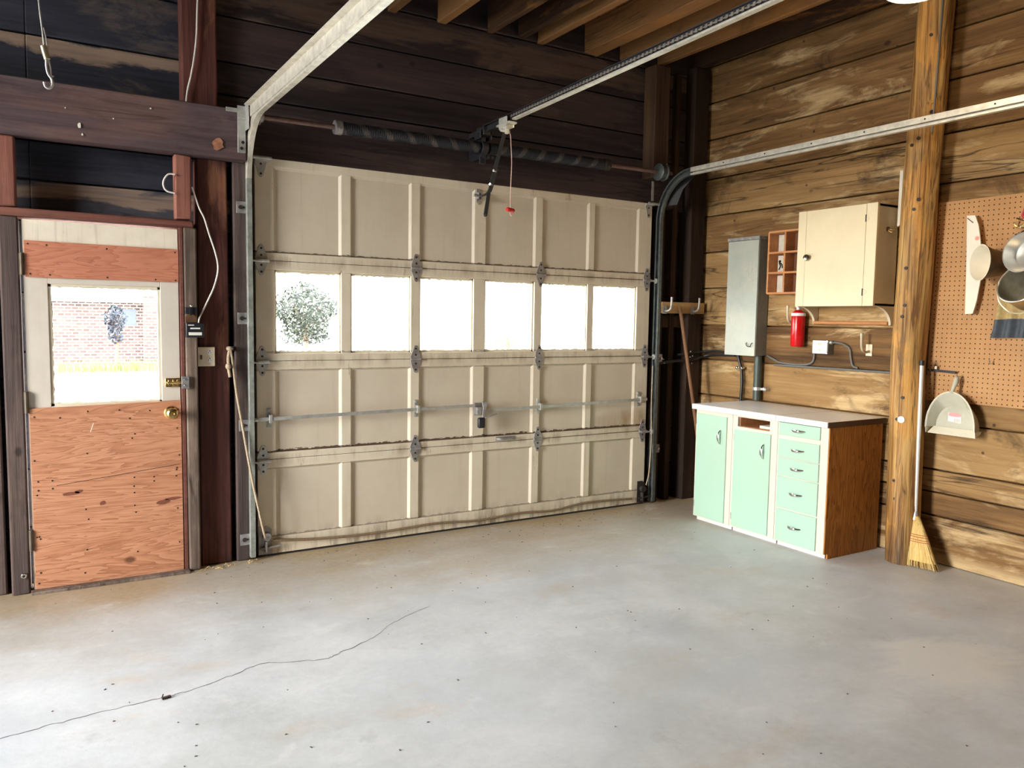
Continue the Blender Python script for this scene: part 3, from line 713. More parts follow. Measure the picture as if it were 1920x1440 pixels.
# ================================================================== OPENER
OP = thing('door_opener', (1.31, -.1, 2.38), 'steel garage door opener rail running back to the trolley', 'garage door opener')
def zo(y): return 2.405 + (-y) * .026
g = MB(); a0, a1 = -.10, -4.4
def rail(g, x0, x1, h0, h1, ya=a0):
    vs = [(x, y, zo(y) + h) for y in (ya, a1) for x in (x0, x1) for h in (h0, h1)]
    g.add(vs, [(0, 1, 3, 2), (4, 6, 7, 5), (0, 4, 5, 1), (2, 3, 7, 6), (0, 2, 6, 4), (1, 5, 7, 3)])
rail(g, 1.297, 1.323, 0, .009, -.44); build('rail', g, M['track'], OP)
g = MB(); rail(g, 1.3085, 1.3115, .009, .040, -.44); build('rail_web', g, M['darksteel'], OP)
g = MB(); a1 = -.43; rail(g, 1.299, 1.321, 0, .005); rail(g, 1.3085, 1.3115, .005, .034); build('shaded_front_rail', g, M['blackpaint'], OP); a1 = -4.4  # front stretch coloured black to stand for the shadow it lies in
g = MB(); rail(g, 1.301, 1.319, .040, .044); build('rail_head', g, M['darksteel'], OP)
g = MB(); y = -.42
while y > -4.3:
    g.box(1.300, 1.306, y - .013, y, zo(y) + .018, zo(y) + .032, .5); g.box(1.3025, 1.305, y - .027, y - .013, zo(y) + .022, zo(y) + .028, .5); y -= .027
ch = build('chain', g, metalm('chain_steel', (.42, .38, .32), .4, .7), OP, smooth=0)
g = MB(); g.box(1.285, 1.335, -.14, -.05, 2.392, 2.44); g.box(1.27, 1.275, -.13, -.05, 2.37, 2.42); g.box(1.345, 1.35, -.13, -.05, 2.37, 2.42); g.cyl((1.262, -.10, 2.395), (1.36, -.10, 2.395), .008, 10); g.box(1.29, 1.33, -.06, .055, 2.40, 2.43)
build('header_bracket', g, M['blackpaint'], OP, bevel=.002)
g = MB(); zt = zo(-.36)
g.box(1.282, 1.338, -.43, -.29, zt - .014, zt - .002); g.box(1.288, 1.332, -.40, -.31, zt - .032, zt - .014); g.box(1.284, 1.29, -.405, -.315, zt - .03, zt + .03); g.box(1.330, 1.336, -.405, -.315, zt - .03, zt + .03); g.cyl((1.28, -.345, zt - .038), (1.34, -.345, zt - .038), .010, 10); g.box(1.30, 1.32, -.375, -.355, zt - .06, zt - .03)
build('trolley', g, M['silver'], OP, bevel=.003)
A0 = Vector((1.315, -.335, zt - .045)); A1 = Vector((1.335, -.13, 2.075))
g = MB(); g.bar(A0, A0.lerp(A1, .93), .005, .026, (1, .2, 0)); arm = build('straight_arm', g, M['blackpaint'], OP, bevel=.001)
for t in (.66, .90):
    p = A0.lerp(A1, t); g = MB(); g.cyl(p + Vector((-.014, -.012, 0)), p + Vector((.012, .010, 0)), .008, 8); build('bolt', g, M['chrome'], arm)
cv = smoothpath([A0.lerp(A1, .62) + Vector((.006, .004, 0)), A0.lerp(A1, .8) + Vector((.006, .004, 0)), A0.lerp(A1, .97) + Vector((.006, .003, 0)), (1.342, -.10, 2.062), (1.33, -.055, 2.052), (1.318, -.02, 2.056)], 5)
g = MB()
for a, b in zip(cv[:-1], cv[1:]): g.bar(a, b + (b - a) * .15, .006, .028, (1, 0, .1))
g.bar((1.337, -.118, 2.06), (1.335, -.085, 1.935), .006, .024, (1, 0, 0)); g.cyl((1.33, -.085, 1.935), (1.342, -.085, 1.935), .012, 12)
build('curved_arm', g, M['blackpaint'], OP, bevel=.001)
g = MB(); g.prism([(1.315, 2.095), (1.33, 2.10), (1.345, 2.09), (1.342, 2.02), (1.33, 2.005), (1.316, 2.02)], lambda p: (p[0], -.006, p[1]), lambda p: (p[0], -.001, p[1])); g.box(1.315, 1.32, -.035, -.004, 2.035, 2.075); g.box(1.336, 1.341, -.035, -.004, 2.035, 2.075); g.cyl((1.29, -.022, 2.055), (1.345, -.022, 2.055), .009, 10)
build('door_bracket', g, M['galvdull'], OP, bevel=.001)
pc = thing('release_cord', (1.362, -.33, 1.94), 'pink release cord with red plastic handle hanging from the trolley', 'pull cord')
g = MB(); g.tube(smoothpath([(1.325, -.345, zt - .036), (1.35, -.335, zt - .05), (1.360, -.33, 2.30), (1.366, -.33, 2.20), (1.362, -.33, 2.07), (1.362, -.33, 1.95), (1.362, -.33, 1.915), (1.372, -.332, 1.905)]), .0028, 8); build('cord', g, M['pinkcord'], pc)
g = MB(); g.cyl((1.337, -.345, 1.938), (1.388, -.318, 1.938), .0125, 14); g.sphere((1.337, -.345, 1.938), .0128, 12); build('handle', g, M['red'], pc)
g = MB(); g.cyl((1.3885, -.3177, 1.938), (1.391, -.3165, 1.938), .010, 12); build('handle_cap', g, M['dark'], pc)

# ================================================================== SMALL DOOR
D1 = thing('door_1', (-.71, -.03, 0), 'small side door with window and patched orange plywood', 'door'); D1['kind'] = 'structure'
DX0, DX1, DT = -1.040, -.385, 1.727
yf, yb = -.050, -.010
g = MB(); g.box(DX0, -.945, yf, yb, .012, 1.55); g.box(-.470, DX1, yf, yb, .012, 1.55); g.box(-.945, -.470, yf, yb, .012, .872); g.box(-.945, -.470, yf, yb, 1.440, 1.55)
build('slab', g, M['slab'], D1, bevel=.002)
g = MB(); g.box(DX0, DX1, yf, yb, 1.55, DT); build('slab_top', g, M['slabtop'], D1, bevel=.002)
g = MB(); g.prism([(DX0 + .006, 1.632), (DX1 + .001, 1.628), (DX1, 1.467), (DX0 + .009, 1.467)], lambda p: (p[0], yf - .008, p[1]), lambda p: (p[0], yf, p[1]))
pb = build('plywood_band', g, M['plyband'], D1, bevel=.001)
def screws(pts, par, yy):
    g = MB()
    for x, z in pts: g.cyl((x, yy - .0012, z), (x, yy + .001, z), .0042, 8)
    build('screw', g, M['screw'], par)
screws([(-1.018, 1.617), (-.945, 1.615), (-.70, 1.612), (-.40, 1.612), (-1.012, 1.482), (-.935, 1.48), (-.70, 1.478), (-.49, 1.476), (-.40, 1.476)], pb, yf - .008)
g = MB(); g.prism([(DX0 + .008, .015), (DX1, .012), (DX1, .880), (DX0 + .006, .866)], lambda p: (p[0], yf - .009, p[1]), lambda p: (p[0], yf, p[1]))
pl = build('plywood_panel', g, M['ply'], D1, bevel=.001)
def dpt(u, v): return (DX0 + .012 + u * .64, .86 - v * .84)
spts = [(random.choice((.02, .33, .66, .97)) + random.uniform(-.02, .02), (i + .5) / 9 + random.uniform(-.03, .03)) for i in range(9) for _ in range(3)]
spts += [(.02, .04), (.18, .05), (.36, .02), (.57, .02), (.78, .03), (.98, .03), (.12, .40), (.12, .445), (.80, .425), (.80, .45), (.96, .43), (.03, .40), (.03, .45), (.33, .58), (.66, .585)]
screws([dpt(min(.985, max(.012, u)), v) for u, v in spts], pl, yf - .009)
g = MB(); pa, pb2 = dpt(.02, .43), dpt(.99, .36)
g.bar((pa[0] + .08, yf - .0093, pa[1]), (pb2[0], yf - .0093, pb2[1]), .0008, .0022, (0, 0, 1)); build('split', g, M['screw'], pl)
g = MB(); g.bar((-.789, yf - .0095, .745), (-.776, yf - .0095, .785), .0006, .003, (1, 0, 0)); build('scratch', g, M['paper'], pl)
g = MB()
for (cx, cz, sx, sz) in ((-.875, .455, .040, .010), (-.845, .462, .02, .008), (-.745, .395, .014, .011), (-.475, .372, .035, .012), (-.43, .385, .04, .008)):
    pts = [(cx + sx * math.cos(2 * PI * i / 14) * random.uniform(.85, 1.1), cz + sz * math.sin(2 * PI * i / 14) * random.uniform(.8, 1.1) + (.2 * sz * math.cos(2 * PI * i / 14))) for i in range(14)]
    g.prism(pts, lambda p: (p[0], yf - .0094, p[1]), lambda p: (p[0], yf - .0085, p[1]))
build('wood_patch', g, plain('red_brown_filler', (.20, .065, .035), .6), pl, smooth=0)
# window of the small door
g = MB(); wx0, wx1, wz0, wz1 = -.945, -.470, .872, 1.440
for a in ((wx0, wx0 + .012, wz0, wz1), (wx1 - .012, wx1, wz0, wz1), (wx0, wx1, wz0, wz0 + .012), (wx0, wx1, wz1 - .012, wz1)): g.box(a[0], a[1], -.045, -.012, a[2], a[3])
n = 30
for (zz, sg) in ((wz0 + .012, 1), (wz1 - .012, -1)):
    pts = [(wx0, zz)] + [(wx0 + (wx1 - wx0) * i / n, zz + sg * random.uniform(0, .006)) for i in range(n + 1)] + [(wx1, zz)]
    g.prism(pts, lambda p: (p[0], -.034, p[1]), lambda p: (p[0], -.028, p[1]))
pts = [(wx0 + .012, wz0)] + [(wx0 + .012 + random.uniform(0, .006), wz0 + (wz1 - wz0) * i / n) for i in range(n + 1)] + [(wx0 + .012, wz1)]
g.prism(pts, lambda p: (p[0], -.034, p[1]), lambda p: (p[0], -.028, p[1]))
wf = build('window_frame', g, M['putty'], D1, smooth=0)
g = MB(); g.box(wx0 + .004, wx1 - .004, -.027, -.024, wz0 + .004, wz1 - .004); build('window_pane', g, M['glass'], wf, smooth=0)
g = MB(); g.lathe((-.433, yf - .009, .82), (0, -1, 0), [(0, .032), (.004, .032), (.008, .026), (.012, .014), (.026, .013), (.03, .022), (.040, .0265), (.052, .025), (.058, .018), (.0585, .009), (.055, .007), (.055, .0001)], 28)
build('knob', g, M['brass'], D1)
for z in (1.525, .895, .25):
    g = MB(); g.box(-1.062, -1.034, yf - .010, yf - .002, z - .05, z + .05); g.cyl((-1.046, yf - .014, z - .05), (-1.046, yf - .014, z + .05), .006, 10)
    build('hinge', g, metalm('tarnished_hinge', (.20, .16, .12), .5, .6), D1, bevel=.001)
g = MB(); g.box(-.455, -.388, yf - .012, yf, .948, .992); g.cyl((-.45, yf - .02, .97), (-.36, yf - .02, .97), .007, 10)
for x in (-.44, -.42, -.40): g.box(x - .004, x + .004, yf - .026, yf - .008, .955, .985)
build('slide_bolt', g, M['brass'], D1, bevel=.001)
g = MB(); g.box(-.383, -.348, -.078, -.066, .940, 1.0); g.cyl((-.368, -.082, .985), (-.368, -.077, .985), .006, 8); g.cyl((-.368, -.082, .955), (-.368, -.077, .955), .006, 8)
tag(build('bolt_keeper', g, M['galvdull'], bevel=.001), 'steel keeper plate on the grey jamb opposite the slide bolt', 'latch')
g = MB(); g.lathe((-1.078, -.067, .09), (0, -1, 0), [(0, .013), (.003, .013), (.006, .010), (.006, .006), (.0, .006)], 18, cap=False)
tag(build('ring_eye', g, M['chrome'], bevel=0), 'small bright ring low on the dark hinge jamb', 'ring')
g = MB(); g.box(-1.05, -.36, -.10, .02, 0, .012, None, .002); tag(struct(build('trim_11', g, M['greyjamb'], bevel=.003)), 'thin worn sill under the small door', 'trim')

# --- things on and near the posts of the small door
cb = thing('signal_box', (-.32, -.066, 1.20), 'black box with two pale strips on the grey jamb', 'switch box')
g = MB(); g.box(-.361, -.275, -.10, -.0645, 1.195, 1.268); build('housing', g, M['black'], cb, bevel=.004)
g = MB(); g.box(-.350, -.288, -.1008, -.0995, 1.206, 1.221); g.box(-.342, -.296, -.1008, -.0995, 1.237, 1.244); g.box(-.352, -.324, -.1008, -.0995, 1.254, 1.259); build('label', g, M['label'], cb)
lt = thing('spring_latch', (-.333, -.066, 1.27), 'black and silver catch screwed above the black box', 'latch')
g = MB(); g.box(-.362, -.305, -.082, -.0645, 1.312, 1.345); build('catch_body', g, M['black'], lt, bevel=.003)
g = MB(); g.prism([(-.360, 1.27), (-.306, 1.27), (-.306, 1.30), (-.325, 1.312), (-.345, 1.312), (-.360, 1.30)], lambda p: (p[0], -.074, p[1]), lambda p: (p[0], -.0645, p[1])); build('catch_plate', g, M['brownpot'], lt, bevel=.001)
g = MB(); g.box(-.340, -.329, -.088, -.082, 1.305, 1.355); g.sphere((-.3345, -.088, 1.352), .007); build('catch_lever', g, M['chrome'], lt)
op = thing('switch_plate', (-.262, -.024, 1.046), 'ivory plate with a dark switch and double outlet on red-brown post', 'outlet')
g = MB(); g.box(-.310, -.214, -.031, -.024, 1.046, 1.145); build('plate', g, M['ivory'], op, bevel=.004)
g = MB(); g.box(-.286, -.277, -.038, -.030, 1.082, 1.104); build('switch', g, plain('dark_switch_toggle', (.10, .05, .04), .5), op, bevel=.001)
for z in (1.118, 1.080):
    g = MB(); g.cyl((-.240, -.0335, z), (-.240, -.030, z), .0135, 20); rc = build('receptacle', g, M['white'], op, bevel=.001)
    g = MB(); g.box(-.2465, -.2445, -.0342, -.033, z - .006, z + .002); g.box(-.2355, -.2335, -.0342, -.033, z - .006, z + .002); g.cyl((-.240, -.0342, z + .007), (-.240, -.033, z + .007), .003, 8); build('slot', g, M['dark'], rc)
g = MB(); g.box(-.300, -.225, -.024, -.012, 1.056, 1.135); build('back_box', g, M['panelside'], op)
def cable(name, pts, rad, m, label, cat='cable', k=6):
    g = MB(); g.tube(smoothpath(pts, k), rad, 8); return tag(build(name, g, m), label, cat)
cable('white_cable', [(-.255, -.012, 3.05), (-.269, -.012, 2.838), (-.276, -.012, 2.685), (-.288, -.012, 2.582), (-.304, -.012, 2.491), (-.322, -.012, 2.412), (-.33, -.012, 2.348)], .0042, M['whitecable'], 'thin white cable hanging down behind the dark beam')
cable('white_cable', [(-.395, -.07, 1.989), (-.425, -.07, 1.987), (-.446, -.07, 1.957), (-.447, -.07, 1.925), (-.431, -.07, 1.905), (-.397, -.07, 1.899)], .0042, M['whitecable'], 'small white cable loop sticking out of the salmon stub')
cable('white_cable', [(-.314, -.045, 1.94), (-.294, -.045, 1.876), (-.28, -.045, 1.836), (-.258, -.045, 1.79), (-.238, -.045, 1.72), (-.211, -.045, 1.634), (-.197, -.045, 1.567), (-.2, -.045, 1.513), (-.219, -.045, 1.445), (-.243, -.045, 1.391), (-.272, -.05, 1.331), (-.293, -.07, 1.293), (-.299, -.08, 1.266)], .0042, M['whitecable'], 'white cable bowing down the red-brown post to the black box')
hr_ = thing('tie_rope', (-.09, -.06, .13), 'frayed pale rope tied from the jamb to the door bottom corner', 'rope')
g = MB(); g.tube(smoothpath([(-.141, -.045, 1.134), (-.131, -.045, 1.065), (-.112, -.045, .898), (-.087, -.055, .729), (-.049, -.07, .472), (-.018, -.085, .296), (.012, -.075, .16), (.03, -.04, .118)]), .0065, 8); build('strand', g, M['rope'], hr_)
g = MB(); g.tube(smoothpath([(-.141, -.042, 1.14), (-.152, -.045, 1.09), (-.150, -.045, 1.03), (-.144, -.045, .99)]), .008, 8); g.sphere((-.144, -.042, 1.137), .015, sc=(1.2, 1, .8)); g.sphere((-.152, -.045, 1.045), .015, sc=(1, 1, 1.2)); build('knot', g, M['rope'], hr_)
g = MB(); g.box(-.155, -.120, -.035, -.012, 1.125, 1.148); build('rope_cleat', g, M['darkjamb'], hr_)
cable('lift_cable', [(2.725, -.05, 1.0), (2.722, -.052, .719), (2.728, -.055, .478), (2.721, -.05, .244), (2.705, -.04, .146)], .004, M['rope'], 'thin cable dropping to the far bottom corner of garage door')
# hook on a cable near the camera side
hk = thing('snap_hook', (-.945, -1.2, 2.04), 'steel snap hook hanging on a thin cable', 'hook')
g = MB(); g.tube(smoothpath([(-1.02, -1.2, 3.05), (-.985, -1.2, 2.65), (-.962, -1.2, 2.319), (-.955, -1.2, 2.235), (-.950, -1.2, 2.17)]), .0026, 8); g.tube(smoothpath([(-.951, -1.2, 2.235), (-.944, -1.2, 2.20), (-.941, -1.2, 2.165)]), .0024, 8); build('cable', g, M['galv'], hk)
g = MB(); g.tube([(-.953, -1.2, 2.177), (-.943, -1.2, 2.135)], .0095, 12); build('ferrule', g, metalm('brassy_ferrule', (.62, .57, .40), .35, .8), hk, bevel=.001)
g = MB(); g.tube(smoothpath([(-.945, -1.2, 2.137), (-.945, -1.2, 2.112), (-.941, -1.2, 2.090), (-.932, -1.2, 2.075), (-.930, -1.2, 2.060), (-.934, -1.2, 2.048), (-.943, -1.2, 2.044), (-.951, -1.2, 2.050), (-.953, -1.2, 2.062)]), .0042, 10); g.tube(smoothpath([(-.939, -1.2, 2.135), (-.935, -1.2, 2.112), (-.934, -1.2, 2.086)]), .003, 8)
g.tube([(-.934, -1.2, 2.086), (-.926, -1.2, 2.083)], .003, 8); build('hook', g, M['galv'], hk)

# ================================================================== CORNER: HOOK BOARD, POLE, CABLES
hb = thing('coat_hook_board', (2.99, -.06, 1.37), 'yellow pine board with two hooks in the dark corner', 'hook board')
g = MB(); g.box(2.788, 3.20, -.055, -.032, 1.372, 1.452); build('board', g, M['hookboard'], hb, bevel=.002)
def coathook(x, y, z, par, m, d=(0, -1, 0), s=1.0, nm='hook'):
    d = Vector(d); side = Vector((0, 0, 1)).cross(d)
    def P(a, b, c): return Vector((x, y, z)) + d * (a * s) + side * (b * s) + Vector((0, 0, c * s))
    g = MB(); p = [P(a, b, c) for a in (0, .004) for b in (-.018, .018) for c in (-.032, .028)]
    g.add(p, [(0, 1, 3, 2), (4, 6, 7, 5), (0, 4, 5, 1), (2, 3, 7, 6), (0, 2, 6, 4), (1, 5, 7, 3)])
    pts = smoothpath([P(.004, 0, -.008), P(.03, 0, -.012), (P(.058, 0, .0)), P(.068, 0, .03), P(.07, 0, .085)])
    g.tube(pts, [.0075] * (len(pts) - 4) + [.0075, .008, .009, .008], 10)
    return build(nm, g, m, par, bevel=.0008)
for x in (2.815, 3.08): coathook(x, -.055, 1.40, hb, M['galvdull'])
g = MB(); g.tube([(3.09, -.24, .012), (3.04, -.17, .60), (2.94, -.075, 1.42)], .0125, 12)
tag(build('wooden_pole', g, M['stick']), 'thin worn wooden pole leaning on the hook board', 'pole')
cable('black_cable', [(2.797, -.022, 1.016), (2.84, -.03, 1.02), (2.95, -.035, 1.03), (3.06, -.045, 1.035), (3.14, -.05, 1.045), (3.205, -.12, 1.075), (3.21, -.36, 1.085)], .010, M['blackcable'], 'black cable crossing the corner posts below the other cable')
cable('black_cable', [(2.99, -.015, 1.075), (3.05, -.05, 1.083), (3.15, -.055, 1.095), (3.205, -.16, 1.105), (3.21, -.36, 1.10)], .008, M['blackcable'], 'black cable crossing the corner post above the other cable')
g = MB()
for (x, y, z) in ((2.82, -.046, 1.045), (2.828, -.047, 1.018), (3.08, -.045, 1.098), (3.095, -.052, 1.066), (3.085, -.056, 1.012), (3.07, -.05, 1.058)): g.sphere((x, y - .006, z), .0065, 8)
tag(build('cable_staple', g, M['chrome']), 'bright staples pinning the black corner cables', 'staple', kind='stuff')

# ================================================================== ELECTRICAL PANEL
ep = thing('electrical_panel', (3.175, -.50, 1.087), 'tall grey metal electrical panel on the plank wall', 'electrical panel')
g = MB(); g.box(3.126, XR - .001, -.615, -.345, 1.092, 1.868); build('box', g, M['panelside'], ep, bevel=.002)
g = MB(); g.box(3.119, 3.127, -.612, -.345, 1.090, 1.866); build('cover', g, M['panelgrey'], ep, bevel=.002)
g = MB(); g.box(3.112, XR - .002, -.622, -.342, 1.868, 1.890); build('top_cap', g, M['galvdull'], ep, bevel=.002)
g = MB(); g.tube(smoothpath([(3.119, -.592, 1.178), (3.108, -.590, 1.172), (3.106, -.583, 1.155), (3.106, -.560, 1.155), (3.108, -.545, 1.172), (3.119, -.543, 1.178)], 4), .0028, 8); build('pull_handle', g, M['screw'], ep)
g = MB(); g.cyl((3.19, -.585, .79), (3.19, -.585, 1.092), .026, 18); pc_ = build('conduit_pipe', g, plain('dark_green_grey_pipe', (.05, .065, .055), .45)); tag(pc_, 'fat dark conduit pipe below the electrical panel', 'pipe')
g = MB(); g.box(3.19, XR, -.66, -.61, .86, .875); g.cyl((3.19, -.585, .858), (3.19, -.585, .878), .0285, 18); g.sphere((3.20, -.637, .868), .014, 10); tag(build('pipe_strap', g, M['galv']), 'bright strap holding the dark conduit pipe', 'strap')
cable('black_cable', [(3.20, -.39, 1.10), (3.203, -.405, 1.05), (3.205, -.428, .98), (3.205, -.436, .89), (3.205, -.431, .79), (3.205, -.43, .74)], .0105, M['blackcable'], 'black cable dropping below the panel to the worktop')
g = MB(); g.sphere((3.188, -.402, 1.00), .011, 10); g.sphere((3.188, -.448, 1.0), .011, 10); g.box(3.188, 3.21, -.45, -.40, .995, 1.005); tag(build('cable_clip', g, M['chrome']), 'two-screw bright clip on the cable below the panel', 'clip')

# ================================================================== WALL ORGANIZER
og = thing('pigeonhole_rack', (3.18, -.80, 1.505), 'orange pine pigeonhole rack beside the cream wall cabinet', 'rack')
x0 = 3.13; g = MB()
zr = [1.508, 1.640, 1.770, 1.905]; yc = [-.684, -.815, -.95]
t_ = .013
for z in zr: g.box(x0, XR - .001, yc[-1], yc[0], z - t_ / 2, z + t_ / 2)
for y in yc: g.box(x0 + .0015, XR - .001, y - t_ / 2, y + t_ / 2, zr[0], zr[-1])
build('frame', g, M['orgwood'], og, bevel=.001)
g = MB(); g.box(XR - .010, XR - .0015, yc[-1], yc[0], zr[0], zr[-1]); build('back_panel', g, plain('dark_brown_back', (.16, .06, .025), .7), og)
for i in range(3):
    g = MB(); g.box(XR - .014, XR - .0095, -.790, -.694, zr[i] + .008, zr[i + 1] - .012); pp = build('card', g, plain('old_white_card', (.66, .62, .52), .8), og)
    if i == 1:
        g = MB(); g.tube(smoothpath([(XR - .015, -.705, 1.665), (XR - .015, -.717, 1.69), (XR - .015, -.707, 1.71), (XR - .015, -.728, 1.70), (XR - .015, -.733, 1.675)]), .004, 6); g.sphere((XR - .016, -.712, 1.72), .009, 8); build('ink_mark', g, M['dark'], pp)

# ================================================================== WALL CABINET
wc = thing('wall_cabinet', (3.12, -1.265, 1.31), 'cream painted wall cabinet with one door and curved brackets', 'cabinet')
y0, y1, zb, zt_ = -1.530, -1.000, 1.419, 1.990; xf = 3.025
g = MB(); g.box(xf + .016, XR - .001, y0, y0 + .016, zb, zt_); g.box(xf + .016, XR - .001, y1 - .016, y1, zb, zt_); g.box(xf + .016, XR - .001, y0, y1, zt_ - .016, zt_); g.box(xf + .016, XR - .001, y0, y1, zb, zb + .016); g.box(XR - .012, XR - .001, y0, y1, zb, zt_)
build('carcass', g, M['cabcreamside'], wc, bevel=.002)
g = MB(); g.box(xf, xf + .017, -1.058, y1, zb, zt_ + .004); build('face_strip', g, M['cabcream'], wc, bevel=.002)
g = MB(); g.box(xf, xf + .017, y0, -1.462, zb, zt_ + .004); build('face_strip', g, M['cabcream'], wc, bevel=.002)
g = MB(); g.box(xf, xf + .017, -1.4605, -1.0595, zb, zt_ + .003); dr = build('door', g, M['cabcream'], wc, bevel=.0015)
g = MB(); g.lathe((xf, -1.085, 1.712), (-1, 0, 0), [(0, .009), (.012, .008), (.016, .017), (.024, .020), (.031, .016), (.034, .0001)], 20); build('knob', g, metalm('dark_chrome_knob', (.34, .30, .26), .2, 1.0), dr)
for z in (1.912, 1.497):
    g = MB()
    for s in (1, -1): g.prism([(-1.461, z - .02), (-1.461, z + .02), (-1.461 + s * .018, z + .008), (-1.461 + s * .022, z), (-1.461 + s * .018, z - .008)], lambda p: (xf - .0016, p[0], p[1]), lambda p: (xf, p[0], p[1]))
    h = build('hinge', g, M['cabcream'], wc); g = MB(); g.cyl((xf - .003, -1.461, z - .02), (xf - .003, -1.461, z + .02), .0032, 8); build('hinge_pin', g, M['screw'], h)
for ys_ in (y1 - .016, y0):
    pts = [(XR - .001, zb), (xf + .016, zb)]
    for i in range(1, 11):
        t = PI / 2 * i / 10; pts.append((xf + .016 + (XR - .03 - xf - .016) * math.sin(t), zb - .105 * (1 - math.cos(t))))
    pts += [(XR - .03, zb - .108), (XR - .001, zb - .108)]
    g = MB(); g.prism(pts, lambda p: (p[0], ys_, p[1]), lambda p: (p[0], ys_ + .016, p[1])); build('bracket', g, M['cabcreamside'], wc, bevel=.001)
g = MB(); g.cyl((3.195, y0 + .014, 1.322), (3.195, y1 - .014, 1.322), .0105, 14); build('towel_rail', g, M['orgwood'], wc)
g = MB(); q = Vector((3.125, y0, 1.852))
g.lathe(q, (0, -1, 0), [(0, .02), (.003, .019), (.005, .0001)], 18, sq=.7)
hk2 = build('side_hook', g, M['brownpot'], wc)
g = MB(); g.tube(smoothpath([q + Vector((0, -.003, 0)), q + Vector((.012, -.03, -.004)), q + Vector((.03, -.045, .01)), q + Vector((.045, -.05, .03))]), .0028, 8); g.tube(smoothpath([q + Vector((0, -.003, -.008)), q + Vector((.006, -.02, -.02)), q + Vector((.014, -.026, -.012))]), .0028, 8); build('hook_prong', g, M['brass'], hk2)
g = MB(); g.box(3.185, XR, -1.565, -1.545, 1.87, 2.18); tag(build('white_batten', g, M['whiteboard'], bevel=.002), 'narrow white batten upright between cream cabinet and log post', 'batten')

# --- fire extinguisher, hooks, outlet
fe = thing('fire_extinguisher', (3.178, -.91, 1.165), 'red fire extinguisher cylinder hanging under the cream cabinet', 'fire extinguisher')
c = (3.178, -.908)
g = MB(); g.lathe((c[0], c[1], 1.165), (0, 0, 1), [(0, .034), (.006, .040), (.012, .043), (.205, .043), (.222, .036), (.232, .022), (.236, .016)], 32); build('cylinder', g, M['redcan'], fe)
g = MB(); g.lathe((c[0], c[1], 1.362), (0, 0, 1), [(0, .0432), (.0005, .0446), (.018, .0446), (.0185, .0432)], 32); build('band', g, M['white'], fe)
g = MB(); g.cyl((c[0], c[1], 1.40), (c[0], c[1], 1.425), .016, 14); g.box(c[0] - .02, c[0] + .012, c[1] - .012, c[1] + .012, 1.415, 1.43); g.box(c[0] - .01, XR, c[1] - .01, c[1] + .01, 1.37, 1.385); build('valve', g, M['galv'], fe, bevel=.002)
M['hookpaint'] = plain('pale_painted_hook', (.56, .48, .34), .4, .3)
tag(coathook(XR, -.845, 1.33, None, M['hookpaint'], (-1, 0, 0), 1.15, 'coat_hook'), 'pale coat hook left of the red fire extinguisher', 'coat hook', 'coat hooks')
tag(coathook(XR, -1.385, 1.165, None, M['hookpaint'], (-1, 0, 0), 1.15, 'coat_hook'), 'pale coat hook between the white outlet and log post', 'coat hook', 'coat hooks')
ob = thing('outlet_box', (3.20, -1.08, 1.127), 'white faced surface outlet box under the cream cabinet', 'outlet')
g = MB(); g.box(3.172, XR, -1.142, -1.032, 1.127, 1.212); build('box', g, M['panelside'], ob, bevel=.003)
g = MB(); a, b, z0, z1, cc = -1.140, -1.034, 1.130, 1.210, .014
g.prism([(a + cc, z0), (b, z0), (b, z1), (a + cc, z1), (a, z1 - cc), (a, z0 + cc)], lambda p: (3.166, p[0], p[1]), lambda p: (3.173, p[0], p[1])); cv_ = build('cover', g, M['white'], ob, bevel=.001)
for z in (1.189, 1.151):
    g = MB(); g.cyl((3.164, -1.087, z), (3.167, -1.087, z), .014, 18); rc = build('receptacle', g, M['ivory'], ob)
    g = MB(); g.box(3.1634, 3.1645, -1.093, -1.0915, z - .004, z + .006); g.box(3.1634, 3.1645, -1.0825, -1.081, z - .004, z + .006); build('slot', g, M['dark'], rc)
g = MB(); g.cyl((3.19, -1.16, 1.20), (3.19, -1.142, 1.20), .011, 12); build('cable_gland', g, M['galv'], ob)
for z in (1.134, 1.206):
    g = MB(); g.cyl((3.173, -1.137, z), (3.1665, -1.137, z), .006, 8); build('cover_screw', g, M['chrome'], ob)
cable('grey_cable', [(3.215, -.64, 1.095), (3.217, -.70, 1.07), (3.22, -.749, 1.054), (3.222, -.85, 1.048), (3.222, -.95, 1.052), (3.222, -.995, 1.07), (3.222, -1.006, 1.10), (3.215, -1.012, 1.17), (3.21, -1.03, 1.18)], .0065, M['greycable'], 'grey cable curling up into the near side of the outlet box')
cable('grey_cable', [(3.19, -1.158, 1.20), (3.20, -1.19, 1.20), (3.212, -1.225, 1.190), (3.222, -1.258, 1.165), (3.222, -1.27, 1.11), (3.222, -1.285, 1.065), (3.222, -1.32, 1.052)], .0065, M['greycable'], 'grey cable looping from the outlet box gland to the wall joint')
cable('grey_cable', [(3.214, -.70, 1.036), (3.214, -1.0, 1.037), (3.214, -1.30, 1.038), (3.214, -1.62, 1.04)], .0065, M['greycable'], 'grey cable run straight along the plank joint')

